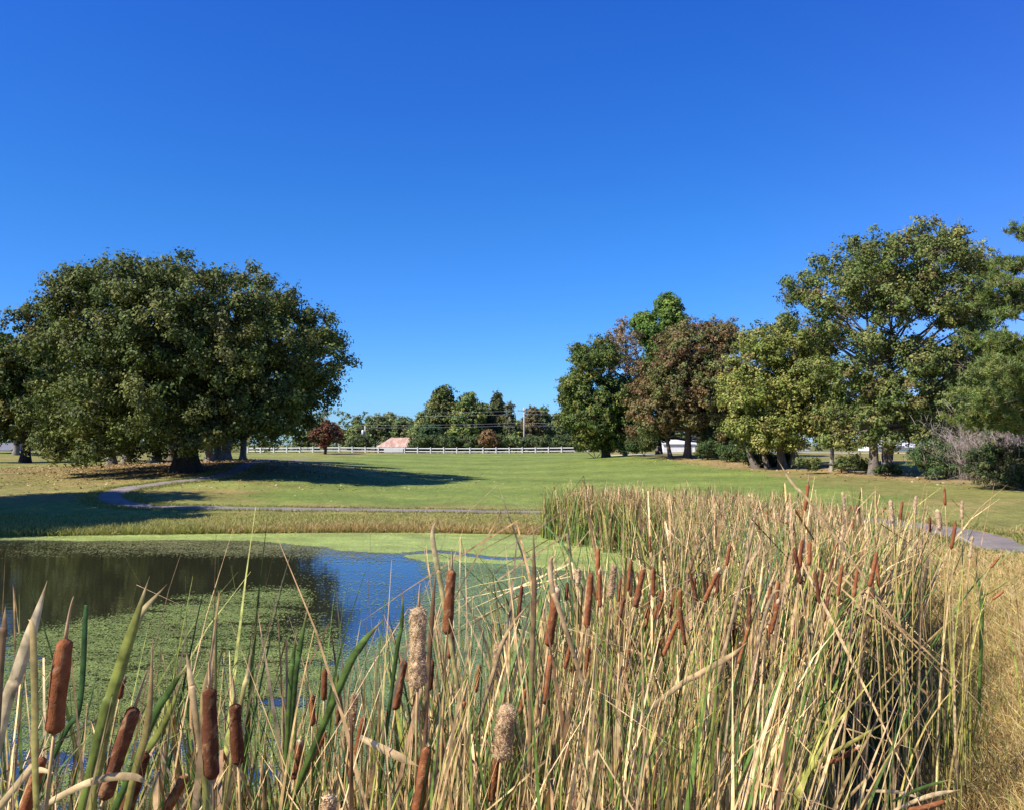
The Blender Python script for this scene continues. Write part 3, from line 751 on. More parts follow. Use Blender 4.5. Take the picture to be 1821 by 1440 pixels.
# ------------------------------------------------------------------ cattails: stalk, head, spike, leaves
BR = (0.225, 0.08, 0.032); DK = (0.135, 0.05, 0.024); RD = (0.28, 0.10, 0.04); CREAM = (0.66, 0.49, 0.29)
def spindle(g, a, b, r, c, n=14, sides=12, lump=0.0, seed=0, top_bite=False):
    t = np.linspace(0, 1, n); a = np.asarray(a); b = np.asarray(b)
    pts = a + (b - a) * t[:, None]
    prof = np.minimum(1, np.minimum(np.sqrt(np.clip(t / 0.07, 0, 1)), np.sqrt(np.clip((1 - t) / 0.05, 0, 1))))
    prof = np.maximum(prof, 0.12) * (1 - 0.12 * t) * (1 + 0.05 * np.sin(t * 9 + seed))
    L = np.linalg.norm(b - a)
    ax = unit((b - a)[None])[0]
    ref = np.array([1, 0, 0]) if abs(ax[0]) < .7 else np.array([0, 1, 0])
    u = unit(np.cross(ax, ref)[None])[0]; w = np.cross(ax, u)
    th = np.arange(sides) * 2 * PI / sides
    rr = r * prof[:, None] * np.ones((1, sides))
    nse = 0.5 * fbm(np.cos(th)[None] * 1.3 + seed * 3.1 + 0 * t[:, None], t[:, None] * L / r * 0.7 + np.sin(th)[None] * 1.3 + seed, 5, 3) + 0.5 * fbm(np.sin(th)[None] * 2.6 + seed + 0 * t[:, None], t[:, None] * L / r * 1.5 + np.cos(th)[None] * 2.2, 9, 2)
    rr = rr * (1 + lump * 2.2 * (nse - 0.45))
    v = pts[:, None] + rr[..., None] * (u * np.cos(th)[:, None] + w * np.sin(th)[:, None])[None]
    bow = 0.03 * L * np.sin(t * PI) * math.sin(seed * 1.7)
    v = v + (u * 1.0)[None, None] * bow[:, None, None]
    i = np.arange(n - 1)[:, None] * sides; j = np.arange(sides)[None]
    q = np.stack([i + j, i + (j + 1) % sides, i + sides + (j + 1) % sides, i + sides + j], -1).reshape(-1, 4)
    fine = fbm(th[None] * 5 + seed + 0 * t[:, None], t[:, None] * L / r * 5 + seed, 13, 2)
    cc = np.asarray(c) * (0.45 + 0.8 * nse + .35 * fine)[..., None]
    scar = sstep(.66, .78, nse + .18 * fine)[..., None]; cc = cc * (1 - .5 * scar) + np.array([.36, .22, .11]) * .5 * scar
    if top_bite:                       # worn, seeding upper end
        m = sstep(0.80, 0.97, t[:, None] + 0.25 * (nse - .5))[..., None]
        cc = cc * (1 - m) + np.asarray(CREAM) * 0.85 * m
    g.add(v, quads=q, c=cc.reshape(-1, 3))
    return v, cc

def on_surface(v, cc, k):
    ii = rng.integers(0, v.shape[0] - 1, k); jj = rng.integers(0, v.shape[1], k); j2 = (jj + 1) % v.shape[1]
    a, b = rng.random((k, 1)), rng.random((k, 1))
    p = (v[ii, jj] * (1 - a) + v[ii + 1, jj] * a) * (1 - b) + (v[ii, j2] * (1 - a) + v[ii + 1, j2] * a) * b
    return p, v[ii].mean(1) * (1 - a) + v[ii + 1].mean(1) * a, cc[ii, jj]

def cattail(top, bot, kind, label, Y=None, spike=None, Lr=0.185, fat=1.0, dy=0.0, nleaf=4, base=None, group='cattail stalks standing along the near bank', loose=1):
    """one plant; top/bot = photo position of the two ends of its head"""
    lp = math.hypot(top[0] - bot[0], top[1] - bot[1])
    Y = Y or Lr * F / lp
    a = P(*bot, Y); b = P(*top, Y + dy)
    L = np.linalg.norm(b - a); d = (b - a) / L
    r = (0.0133 if kind != 'fluff' else 0.0155) * fat * (L / 0.19) ** 0.3
    # root
    lean = np.array([d[0], d[1] * 0.5]) / max(d[2], 0.25)
    hgt = a[2] - 0.2
    bx, by = a[0] - np.clip(lean[0], -.9, .9) * hgt * 0.38, a[1] - np.clip(lean[1], -.6, .6) * hgt * 0.3
    if base: bx, by = base
    bzv = max(gz(bx, by), -0.3) - 0.03
    root = np.array([bx, by, bzv])
    o = empty('cattail', root, label, 'cattail', group)
    g = Geo(); c1 = a - d * min(0.5, hgt * 0.4)
    sp = bez(root, c1, a + d * 0.004, 14)
    tint = np.linspace(0, 1, 14)[:, None] * (np.array(TAN) - np.array(YG)) + np.array(YG)
    tube(g, sp, np.linspace(0.0058, 0.0036, 14), 7, tint * 0.9)
    g.build('stalk', M_STALK, o, root)
    g = Geo()
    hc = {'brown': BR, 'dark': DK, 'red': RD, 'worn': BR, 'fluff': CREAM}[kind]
    sd = rng.random() * 50
    hero = lp > 60
    if kind == 'fluff':
        v, cc = spindle(g, a, b, r, hc, 26 if hero else 14, 16 if hero else 10, 0.6, sd)
        # wisps of down standing off the head
        k = 5200 if hero else 420
        pb, ctr, _ = on_surface(v, cc, k); od = unit(unit(pb - ctr) * .7 + rng.normal(0, .55, (k, 3)))
        blades2(g, pb - od * 0.002, od, rng.uniform(.004, .013, k), rng.uniform(.0005, .0016, k) * (1 if hero else 2.4), pick(k, [CREAM, (.62, .42, .22), (.76, .60, .38)], [.5, .25, .25]))
    else:
        v, cc = spindle(g, a, b, r, np.array(hc) * rng.uniform(.8, 1.2), 44 if hero else 12, 22 if hero else 8, 0.10, sd, kind == 'worn')
        if hero:       # nap of the velvet and a few seeds working loose
            k = 2600
            pb, ctr, hcol = on_surface(v, cc, k); od = unit(unit(pb - ctr) + rng.normal(0, .5, (k, 3)))
            blades2(g, pb - od * 0.001, od, rng.uniform(.0006, .0017, k), rng.uniform(.0004, .0009, k), hcol * rng.uniform(.75, 1.4, (k, 1)))
            if loose:
                k = 60
                ii = np.where(rng.random(k) < .5, 0, v.shape[0] - 1); jj = rng.integers(0, v.shape[1], k)
                pb = v[ii, jj]; od = unit(pb - (a + b) / 2 + rng.normal(0, .05, (k, 3)))
                blades2(g, pb, od, rng.uniform(.003, .011, k), rng.uniform(.001, .002, k), pick(k, [CREAM, TAN], [.6, .4]))
    g.build('head', M_FLUFF if kind == 'fluff' else M_HEAD, o, root)
    if spike:
        g = Geo()
        e = P(*spike, Y + dy)
        tube(g, bez(b - d * 0.004, b + d * 0.06, e, 6), [.0042, .0036, .003, .0024, .0018, .0009], 6, np.linspace(0, 1, 6)[:, None] * np.array([-.1, -.08, -.05]) + np.array([.42, .28, .15]))
        g.build('spike', M_STALK, o, root)
    # own leaves, sheathing the stalk low down
    g = Geo()
    k = nleaf
    bb = root + np.stack([rng.normal(0, .02, k), rng.normal(0, .02, k), np.zeros(k)], 1)
    dead = rng.random(k) < 0.5
    c0 = np.where(dead[:, None], pick(k, [STRAW, TAN], [.5, .5]), pick(k, [GREEN, YG], [.6, .4]))
    c1 = np.where(dead[:, None], pick(k, [STRAW, DRY], [.6, .4]), pick(k, [GREEN, YG, TAN], [.4, .3, .3]))
    zt = np.minimum(bzv + (a[2] - bzv) * rng.uniform(0.6, 1.08, k), 2.9)
    blades(g, bb, zt, rng.normal(0.1, 1.2, k) + PI * (rng.random(k) < .4), np.abs(rng.normal(.05, .08, k)), np.abs(rng.normal(0.1, .25, k)), rng.uniform(.010, .019, k), c0, c1, 12,
           rng.uniform(.75, .95, k), np.where(rng.random(k) < .3, rng.uniform(1.0, 2.6, k), 0))
    g.build('leaves', M_REED, o, root)
    return o

def blades2(g, p, d, L, w, c):
    """short straight hairs"""
    n = len(p); s = unit(np.cross(d, rng.normal(0, 1, (n, 3))))
    t = p + d * L[:, None]
    v = np.stack([p - s * w[:, None], p + s * w[:, None], t], 1)
    g.add(v, tris=np.arange(3 * n).reshape(-1, 3), c=np.repeat(c, 3, 0))

protos = {}
for t, b, k, lab, kw in CT:
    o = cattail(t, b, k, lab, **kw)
    protos.setdefault(k, []).append(o)

def copy_tree(o):
    c = o.copy(); col.objects.link(c)
    for ch in o.children:
        d = ch.copy(); col.objects.link(d); d.parent = c
    return c
# further cattails, standing in the far and the middle reeds: copies of the slender ones
src = [o for o in bpy.data.objects if o.name.startswith('cattail') and o.parent is None and o.type == 'EMPTY' and 3.5 < o.location.y < 9 and o.location.x < 4.4]
used = []
for zone, n, y0, y1 in (('mid', 34, 9.3, 17.5), ('far', 26, 20.5, 29)):
    x, y, u = stand_sample(n, y0, y1)
    for i in range(n):
        s = src[rng.integers(len(src))]
        if (zone == 'far') and i % 4: s = protos['brown'][1 + rng.integers(6)]
        c = copy_tree(s)
        zg = max(gz(x[i], y[i]), -0.2)
        head = [ch for ch in s.children if ch.name.startswith('head')][0]
        hz = max(v.co.z for v in head.data.vertices)
        want = float(top_height(np.array([x[i]]), np.array([y[i]]), None)[0]) + rng.uniform(-.12, .05) - zg
        k = want / hz
        c.location = (float(x[i]), float(y[i]), float(zg)); c.rotation_euler = (0, 0, float(rng.uniform(0, 6.28))); c.scale = (float(min(k * 1.25, 1.2)), float(min(k * 1.25, 1.2)), float(k))
        if zone == 'mid': c['label'] = 'small cattail among the middle reeds between near bank and far clump'; c['group'] = 'cattails in the middle reeds'
        else: c['label'] = 'tiny cattail in the far reed clump at the back corner of the pond'; c['group'] = 'cattails in the far reed clump'

# ------------------------------------------------------------------ grasses
def grass(name, x, y, h, w, pal, pw, label, lean=0.45, S=3):
    g = Geo(); n = len(x)
    z = ground(x, y)
    c0 = pick(n, pal, pw); c1 = c0 * rng.uniform(0.95, 1.3, (n, 1))
    blades(g, np.stack([x, y, z - 0.02], 1), z + h, rng.uniform(0, 2 * PI, n), np.abs(rng.normal(0, lean, n)), rng.normal(0.3, 0.5, n), w, c0 * 0.85, c1, S)
    return tag(g.build(name, M_GRASS), label, 'grass', kind='stuff')
n = 210000
yy = 3.0 * np.exp(rng.random(n) * np.log(25 / 3.0))
r_edge = np.interp(yy, YK, XR)
xx = r_edge - 0.5 + rng.random(n) ** 1.15 * (0.66 * yy - r_edge + 1.0)
keep = (xx < 0.64 * yy + 0.4) & (xx > r_edge - 0.6 + 0.8 * fbm(yy * 1.3, 0 * yy, 9)) & (fbm(xx * 1.1, yy * 1.1, 15) + rng.random(n) * 0.5 > 0.5)
pc = path_curve(PATHPTS, 14)
dpath = np.full(n, 99.0)
for a in pc[::2]: dpath = np.minimum(dpath, np.hypot(xx - a[0], yy - a[1]))
keep &= dpath > 1.3
xx, yy = xx[keep], yy[keep]; n = len(xx)
hh = rng.uniform(0.06, 0.3, n) * (0.6 + 0.8 * fbm(xx * 0.9, yy * 0.9, 19)) * np.interp(yy, [3, 10, 18, 25], [1, 1, .8, .6])
grass('dry_grass', xx, yy, hh, rng.uniform(0.003, 0.006, n) * np.interp(yy, [3, 8, 25], [1, 1.4, 3]), [(.60, .45, .18), (.52, .35, .14), (.70, .55, .28), (.27, .28, .08), (.42, .25, .11)], [.28, .22, .19, .25, .06],
      'dry straw coloured grass on the bank right of the reeds', 0.75)
# tall fringe of the far shore and rough up to the path
n = 60000
xx = rng.uniform(-34, 2.5, n); t = rng.random(n)
sh = np.interp(xx, POND[:40, 0], POND[:40, 1]) if (np.diff(POND[:40, 0]) > 0).all() else np.interp(xx, [-44, -30, -20, -12, -6, -1, 1.6], [28.6, 29, 29.6, 30.6, 31.2, 30.8, 30.0])
yy = sh - 0.05 + 6.2 * t ** 1.7
hh = (0.07 + 0.24 * np.exp(-((yy - sh - 0.5) / 1.3) ** 2)) * rng.uniform(0.5, 1.2, n) * (0.7 + 0.6 * fbm(xx * .7, yy * .7, 3))
tanw = sstep(-14, -6, xx)
g = Geo(); z = ground(xx, yy)
ca = pick(n, [(.30, .31, .085), (.36, .34, .11), (.2, .24, .06), (.42, .34, .15)], [.35, .3, .2, .15]); cb = pick(n, [(.50, .34, .16), (.42, .28, .13), (.3, .28, .09)], [.45, .3, .25])
sel = (rng.random(n) < tanw * np.exp(-((yy - sh) / 1.6) ** 2) * 0.9)[:, None]
c0 = np.where(sel, cb, ca)
blades(g, np.stack([xx, yy, z - .03], 1), np.maximum(z, 0) + hh, rng.uniform(0, 2 * PI, n), np.abs(rng.normal(0, .6, n)), rng.normal(.3, .4, n), rng.uniform(.012, .03, n), c0 * .85, c0 * 1.15, 3)
tag(g.build('shore_grass', M_GRASS), 'olive and tan tall grass fringing the far shore below the path', 'grass', kind='stuff')
# short grass breaking the path edges
pc = path_curve(PATHPTS, 14); tn = unit(np.gradient(pc, axis=0)); n = 42000
i = rng.integers(0, len(pc), n); side = rng.choice([-1, 1], n); off = (0.72 + np.abs(rng.normal(0, .35, n))) * side
xx = pc[i, 0] - tn[i, 1] * off + tn[i, 0] * rng.uniform(-.5, .5, n); yy = pc[i, 1] + tn[i, 0] * off + tn[i, 1] * rng.uniform(-.5, .5, n)
k = (yy > 14) & (yy < 70); xx, yy = xx[k], yy[k]; n = len(xx)
grass('edge_grass', xx, yy, rng.uniform(.03, .13, n), rng.uniform(.015, .03, n), [(.24, .25, .07), (.34, .30, .12), (.18, .21, .05)], [.4, .3, .3], 'ragged short grass along both edges of the cart path', .6, 2)
# rush clump at the reed edge
r0 = P(1690, 1320, 8.0); r0[2] = gz(r0[0], r0[1])
k = 170; g = Geo()
bb = np.stack([r0[0] + rng.normal(0, .13, k), r0[1] + rng.normal(0, .13, k), np.full(k, r0[2] - .02)], 1)
c = pick(k, [(.07, .11, .03), (.13, .16, .045), (.2, .2, .07)], [.5, .35, .15])
blades(g, bb, bb[:, 2] + rng.uniform(.4, 1.0, k), rng.uniform(0, 6.3, k), np.abs(rng.normal(0, .14, k)), rng.normal(.05, .15, k), rng.uniform(.006, .011, k), c, c * 1.3, 6)
tag(g.build('rush_clump', M_GRASS, origin=r0), 'dark green rush clump at the edge of reeds and dry grass', 'rushes')

# ------------------------------------------------------------------ trees
def rhombs(g, ctr, nrm, L, W, c):
    n = len(ctr)
    u = unit(np.cross(nrm, rng.normal(0, 1, (n, 3)))); w = np.cross(nrm, u)
    bend = rng.uniform(-.25, .25, (n, 1))
    v = np.stack([ctr + u * L[:, None], ctr + w * W[:, None] + nrm * bend * W[:, None], ctr - u * L[:, None], ctr - w * W[:, None] + nrm * bend * W[:, None]], 1)
    g.add(v, quads=np.arange(4 * n).reshape(-1, 4), c=np.repeat(c, 4, 0))

def crown_geo(lobes, wts, ncl, rcl, tufts, nleaf, ls, pal, pw, flat=0.75):
    lobes_c = np.array([l[0] for l in lobes]); lobes_r = np.array([l[1] for l in lobes])
    p = np.array(wts) * lobes_r.mean(1) ** 2; p /= p.sum()
    k = rng.choice(len(lobes), ncl, p=p)
    d = unit(rng.normal(0, 1, (ncl, 3)))
    rad = rng.uniform(0.2, 1.12, ncl) ** 0.45
    cl = lobes_c[k] + d * lobes_r[k] * rad[:, None]
    ccl = pick(ncl, np.array(pal) * 1.35 * np.array([1.07, 1.03, .85]), pw)
    size = rng.uniform(0.6, 1.25, ncl)
    # tufts
    T = np.repeat(np.arange(ncl), tufts)
    off = rng.normal(0, 0.38, (len(T), 3)) * rcl * size[T][:, None]; off[:, 2] *= flat
    tc = cl[T] + off
    ctf = ccl[T] * rng.uniform(0.85, 1.15, (len(T), 1))
    U = np.repeat(np.arange(len(T)), nleaf); n = len(U)
    pos = tc[U] + rng.normal(0, 1, (n, 3)) * rcl * 0.17
    nr = unit((pos - lobes_c[k][T][U]) / lobes_r[k][T][U].mean(1, keepdims=True) * 0.7 + (pos - tc[U]) / (rcl * .17) * 0.45 + np.array([0, 0, 0.35]) + rng.normal(0, .55, (n, 3)))
    col_ = ctf[U] * rng.uniform(0.75, 1.25, (n, 1)) * rng.uniform(.93, 1.07, (n, 3))
    g = Geo(); L = ls * rng.uniform(.6, 1.25, n)
    rhombs(g, pos, nr, L, L * rng.uniform(.45, .75, n), col_)
    return g, cl, k, lobes_c

def limb(g, a, b, r0, r1, c, sag=0.12, n=7, sides=7):
    a = np.asarray(a, float); b = np.asarray(b, float); L = np.linalg.norm(b - a)
    m = (a + b) / 2 + np.array([rng.normal(0, .08), rng.normal(0, .08), sag + rng.normal(0, .05)]) * L
    p = bez(a, m, b, n); p[1:-1] += rng.normal(0, .014 * L, (n - 2, 3))
    tube(g, p, np.linspace(r0, r1, n), sides, c, cap=False)

def tree(name, label, base_px, Y, lobes_px, ncl, rcl, tufts=7, nleaf=10, ls=0.12, pal=((.05, .08, .02),), pw=(1,), trunk_r=0.3, bark=(.12, .09, .065), forks=0.3, depth=0.8, twigs=0.35,          stems=None, group=None, cat='tree', flat=.75, drop=0.0, dens=1.55, limb_r=1.0):
    """crown lobes are given where they show in the photo and spread in depth round the trunk"""
    x0 = P(base_px, 800, Y)[0]; z0 = gz(x0, Y)
    base = np.array([x0, Y, z0])
    s = Y / F
    cx = np.array([l[0] for l in lobes_px], float)
    mid = (cx.min() + cx.max()) / 2; R = max(np.ptp(cx) / 2 + 15, 20)
    lobes, w = [], []
    for (lx, ly, lr) in lobes_px:
        rr = max(lr * s - rcl * 0.52, lr * s * 0.55)
        f = math.sqrt(max(0.05, 1 - ((lx - mid) / R) ** 2))
        D = R * s * depth * f
        offs = [(-0.62 * D, 1.0), (0.15 * D * rng.normal(), 0.8), (0.62 * D, 0.7)] if D > rr * 0.7 else [(rng.normal() * .3 * rr, 1.0)]
        for o, wt in offs:
            y = Y + o
            c = P(lx, ly, Y); c[1] = y
            if o < 0 and D > rr * .7: q_ = .11 * min(1, -o / (.62 * D)); c[2] = z0 + (c[2] - z0) * (1 - q_); c[0] += (P(mid, ly, Y)[0] - c[0]) * q_
            lobes.append((c, (rr, rr, rr * 0.9))); w.append(wt)
    g, cl, k, lc = crown_geo(lobes, w, int(ncl * dens), rcl, tufts, nleaf, ls * 1.3, pal, pw, flat)
    o = empty(name, base, label, cat, group)
    tg = Geo()
    cen = np.mean(lc, 0); hmax = lc[:, 2].max() - z0; hz = hmax * 0.86
    st = stems or [(0, trunk_r, 0)]
    bark = np.asarray(bark, float); lead = []
    for sx, sr, sy in st:
        b0 = base + np.array([sx, sy, -0.25])
        ht = np.array([base[0] * .6 + cen[0] * .4 + sx * 2.2, base[1] + sy * 2.2, z0 + hz * (1 if len(lead) == 0 else rng.uniform(.6, .85))])
        p = bez(b0, (b0 + ht) / 2 + np.array([rng.normal(0, .25), rng.normal(0, .2), 0]), ht, 13)
        p[3:-1] += rng.normal(0, .035 * sr / .3, (9, 3))
        f = forks
        rr = sr * np.interp(np.linspace(0, 1, 13), [0, .05, .12, f, f + .12, 1], [1.7, 1.2, 1.02, .88, .5, .1])
        tube(tg, p, rr, 12, bark, cap=False); lead.append((p, rr))
    for q in range(len(lc)):
        p, rr = lead[q % len(lead)]
        hd = np.hypot(lc[q][0] - p[6][0], lc[q][1] - p[6][1])
        sg = .22 if lc[q][2] < p[3][2] else .1; want = lc[q][2] - hd * rng.uniform(.55, .95)
        i0 = int(np.clip(np.searchsorted(p[:, 2], want), 3 if forks < .3 else 4, 11))
        L = np.linalg.norm(lc[q] - p[i0])
        limb(tg, p[i0], lc[q], min(rr[i0] * .75, .022 * L + .05) * limb_r, (.012 + .004 * L) * limb_r, bark * rng.uniform(.8, 1.3), sg)
    for q in np.where(rng.random(len(cl)) < twigs)[0]:
        L = np.linalg.norm(lc[k[q]] - cl[q])
        limb(tg, lc[k[q]], cl[q], (.014 + .006 * L) * limb_r, .007 * limb_r, bark * rng.uniform(.8, 1.4), 0.05, 5, 4)
    tg.build('trunk', M_BARK, o, base)
    g.build('crown', M_LEAF, o, base)
    return o

OAK = [(.078, .098, .031), (.06, .078, .027), (.108, .125, .042), (.104, .11, .039)]
tree('oak_tree', 'huge broad dark green oak with thick short trunk left of the fairway', 332, 60,
     [(165, 520, 62), (280, 495, 66), (390, 512, 62), (470, 555, 65), (545, 585, 58), (578, 640, 52), (545, 695, 52), (450, 640, 80), (340, 600, 90), (230, 610, 80), (140, 610, 60), (330, 700, 90), (220, 710, 80),
      (440, 735, 58), (110, 710, 58), (150, 775, 42), (240, 785, 42), (330, 765, 34), (400, 780, 34), (510, 755, 42), (85, 772, 38), (330, 470, 38), (200, 480, 32), (490, 705, 50), (530, 735, 42), (585, 600, 34), (150, 490, 42), (435, 485, 36), (500, 530, 40), (350, 475, 40), (210, 795, 28), (120, 800, 24), (105, 790, 30), (190, 803, 26), (180, 470, 36)],
     760, 1.06, 12, 15, 0.09, OAK, (.4, .3, .2, .1), .80, (.05, .042, .036), .16, .8, .3)
tree('shade_tree', 'dark green tree rising at the left frame edge behind the big oak', 45, 84,
     [(50, 610, 52), (95, 600, 48), (112, 575, 34), (98, 745, 44), (62, 545, 28), (12, 655, 56), (85, 690, 55), (30, 735, 52), (110, 640, 46), (75, 560, 26), (-40, 620, 60), (-50, 700, 60), (20, 770, 30), (-40, 770, 30)], 420, 1.1, 8, 10, 0.14, [(.05, .075, .024), (.075, .09, .03), (.11, .10, .03)], (.5, .35, .15), .4, (.05, .04, .035), .25, .8, .2)
# off to the left of the frame, throws the shadow over the pond's far bank
tree('pond_side_tree', 'leafy tree standing left of the pond, its shadow lying over the far bank', -430, 30.2,
     [(-430, 560, 130), (-540, 600, 120), (-320, 600, 125), (-430, 450, 110), (-290, 510, 105), (-560, 490, 110), (-210, 610, 95), (-150, 560, 80), (-370, 690, 105), (-250, 690, 90), (-420, 725, 100), (-300, 735, 85), (-500, 720, 100), (-120, 545, 60), (-430, 380, 100), (-330, 400, 90), (-520, 400, 80)], 1000, 0.8, 8, 9, 0.10, OAK, (.4, .3, .2, .1), .45, (.08, .06, .05), .3, .9, .2)
tree('pond_side_tree', 'second tall tree beyond the frame, behind the leafy one left of the pond', -370, 37,
     [(-358, 420, 140), (-300, 385, 105), (-440, 410, 125), (-358, 540, 150), (-265, 480, 100), (-455, 540, 130), (-358, 650, 120), (-240, 560, 90)], 620, 0.9, 8, 9, 0.11, OAK, (.4, .3, .2, .1), .42, (.08, .06, .05), .35, .8, .2)
# grove with bare lower trunks behind the oak
gt = tree('grove_tree', 'grove tree with a slim grey trunk, leftmost in the leaf litter behind the oak', 200, 74,
          [(200, 640, 50), (170, 690, 45), (235, 690, 45), (200, 740, 45), (200, 590, 40)], 260, 1.0, 7, 9, 0.14, OAK, (.35, .3, .2, .15), .33, (.19, .16, .13), .42, .9, .25, group='grove trees behind the oak')
for px, Yg, sc, lab in [(224, 80, 1.0, 'grove tree just right of the leftmost slim trunk behind the oak'), (281, 76, .95, 'grove tree with a pinkish brown trunk left of the thick oak trunk'), (305, 86, 1.05, 'grove tree further back, its trunk closest to the left side of the oak trunk'),
                        (372, 72, .95, 'grove tree with a thin dark trunk close right of the oak trunk'), (403, 80, 1.15, 'grove tree with the palest and sunlit trunk right of the oak'), (388, 90, 1.1, 'dark grove tree standing behind the pale-trunked one'), (432, 88, .9, 'small grove tree at the right end of the grove')]:
    c = copy_tree(gt); x = float(P(px, 800, Yg)[0]); c.location = (x, Yg, gz(x, Yg)); c.scale = (sc, sc, sc * .95); c.rotation_euler = (0, 0, float(rng.uniform(0, 6.28))); c['label'] = lab
for px, Yg, lab in [(28, 112, 'distant dark tree at the left frame edge with a straight trunk'), (46, 116, 'distant dark tree just right of the one at the left edge'), (-20, 118, 'distant tree half cut by the left frame edge')]:
    c = copy_tree(gt); x = float(P(px, 800, Yg)[0]); c.location = (x, Yg, gz(x, Yg)); c.scale = (1.1, 1.1, .9); c.rotation_euler = (0, 0, float(rng.uniform(0, 6.28))); c['label'] = lab; c['group'] = 'distant trees at the left edge'
tree('red_tree', 'small round tree with dark red leaves before the white fence', 578, 136, [(582, 762, 17), (563, 772, 15), (600, 773, 14), (580, 780, 16), (580, 752, 10)], 150, 0.8, 6, 9, 0.13,
     [(.115, .045, .034), (.085, .055, .034), (.10, .075, .04)], (.5, .3, .2), .22, (.1, .07, .06), .35, .9, .2)
FARP = [(.13, .17, .065), (.10, .14, .058), (.15, .18, .07), (.14, .145, .065)]
DARKP = [(.08, .11, .05), (.095, .125, .056), (.115, .13, .058)]
for a in [
    ('far_tree', 'distant yellow green tree behind the pole with the transformer', 632, 205, [(632, 772, 20), (618, 780, 14), (648, 778, 15), (632, 757, 10)], 170, FARP),
    ('far_pine', 'distant thin pine topping the far row left of the barn', 634, 215, [(635, 745, 9), (636, 760, 11), (634, 776, 12)], 80, DARKP),
    ('far_tree', 'distant round green tree behind the left slope of the barn roof', 668, 212, [(662, 752, 16), (680, 755, 17), (655, 770, 16), (690, 770, 16), (672, 742, 9)], 170, DARKP),
    ('far_pine', 'distant pine with an oval top right above the barn roof', 693, 218, [(693, 742, 12), (693, 758, 11), (693, 775, 11)], 90, FARP),
    ('far_tree', 'distant dark tree behind the right half of the barn roof', 715, 208, [(712, 752, 15), (728, 756, 14), (706, 770, 15), (722, 772, 16), (735, 765, 11)], 170, DARKP),
    ('tall_tree', 'tall rounded tree with a dark top right of the barn', 783, 178, [(786, 705, 22), (770, 722, 18), (800, 720, 20), (780, 745, 28), (765, 770, 22), (795, 772, 22), (788, 695, 14)], 330, [(.08, .10, .035), (.06, .09, .034), (.12, .12, .045)]),
    ('dark_bush', 'dark green rounded bush in front of the tall tree right of the barn', 766, 168, [(766, 775, 26), (748, 783, 16), (785, 783, 16)], 160, [(.03, .058, .028), (.04, .07, .03)]),
    ('light_tree', 'light green tree in the centre of the far row', 832, 176, [(830, 712, 18), (818, 735, 22), (848, 732, 22), (830, 760, 26), (855, 765, 18), (805, 770, 18), (836, 702, 10)], 330, [(.12, .16, .05), (.09, .13, .045), (.15, .16, .05)]),
    ('cedar_tree', 'pointed dark cedar right of the light green tree', 884, 180, [(884, 702, 9), (883, 716, 13), (884, 735, 19), (882, 757, 24), (890, 778, 24)], 300, [(.055, .07, .034), (.045, .065, .03), (.09, .08, .04)]),
    ('slim_cedar', 'slim pale dead-tipped cedar beside the pointed dark cedar', 905, 176, [(906, 722, 6), (906, 740, 9), (907, 760, 12), (908, 778, 13)], 110, [(.09, .09, .06), (.06, .075, .04)]),
    ('rust_bush', 'rust brown bush behind the fence left of the tall pole', 868, 160, [(868, 775, 13), (862, 783, 10), (876, 784, 10)], 90, [(.15, .09, .045), (.12, .08, .045)]),
    ('hedge_bush', 'low green bush behind the fence between rust bush and tall pole', 905, 164, [(895, 784, 11), (912, 782, 12), (922, 786, 9)], 90, FARP),
    ('brown_tree', 'thin brownish tree right behind the tall utility pole', 948, 174, [(948, 735, 15), (940, 752, 16), (955, 757, 17), (946, 775, 16)], 190, [(.11, .085, .05), (.08, .08, .045)]),
    ('round_cedar', 'dark blunt cedar between the tall pole and the right hand trees', 966, 182, [(966, 727, 12), (964, 742, 18), (975, 755, 20), (965, 775, 22), (985, 772, 20)], 260, DARKP),
    ]:
    nm, lab, bp, Yt, lob, nc, pal = a
    tree(nm, lab, bp, Yt, lob, nc, 1.05, 6, 8, 0.2, pal, np.ones(len(pal)), .25, (.1, .08, .07), .35, .8, .15, cat='bush' if 'bush' in nm else 'tree')
for bp, Yt, lob, lab in [(750, 200, [(748, 750, 14), (742, 768, 16), (758, 772, 16), (750, 738, 8)], 'distant green tree filling the gap between barn trees and the tall rounded tree'),
                         (808, 190, [(808, 728, 16), (800, 750, 20), (815, 770, 20)], 'distant tree between the tall rounded tree and the light green one'),
                         (860, 192, [(858, 728, 16), (862, 750, 20), (856, 772, 20)], 'distant tree between the light green tree and the pointed cedar'),
                         (918, 198, [(916, 756, 13), (924, 772, 14), (910, 776, 14)], 'distant low tree left of the tall utility pole'),
                         (1002, 196, [(992, 752, 18), (1006, 745, 18), (1000, 772, 20)], 'distant tree at the edge of the right hand line')]:
    tree('far_tree', lab, bp, Yt, lob, 170, 1.05, 6, 8, .2, FARP, (.3, .3, .2, .2), .25, (.1, .08, .07), .35, .8, .15)
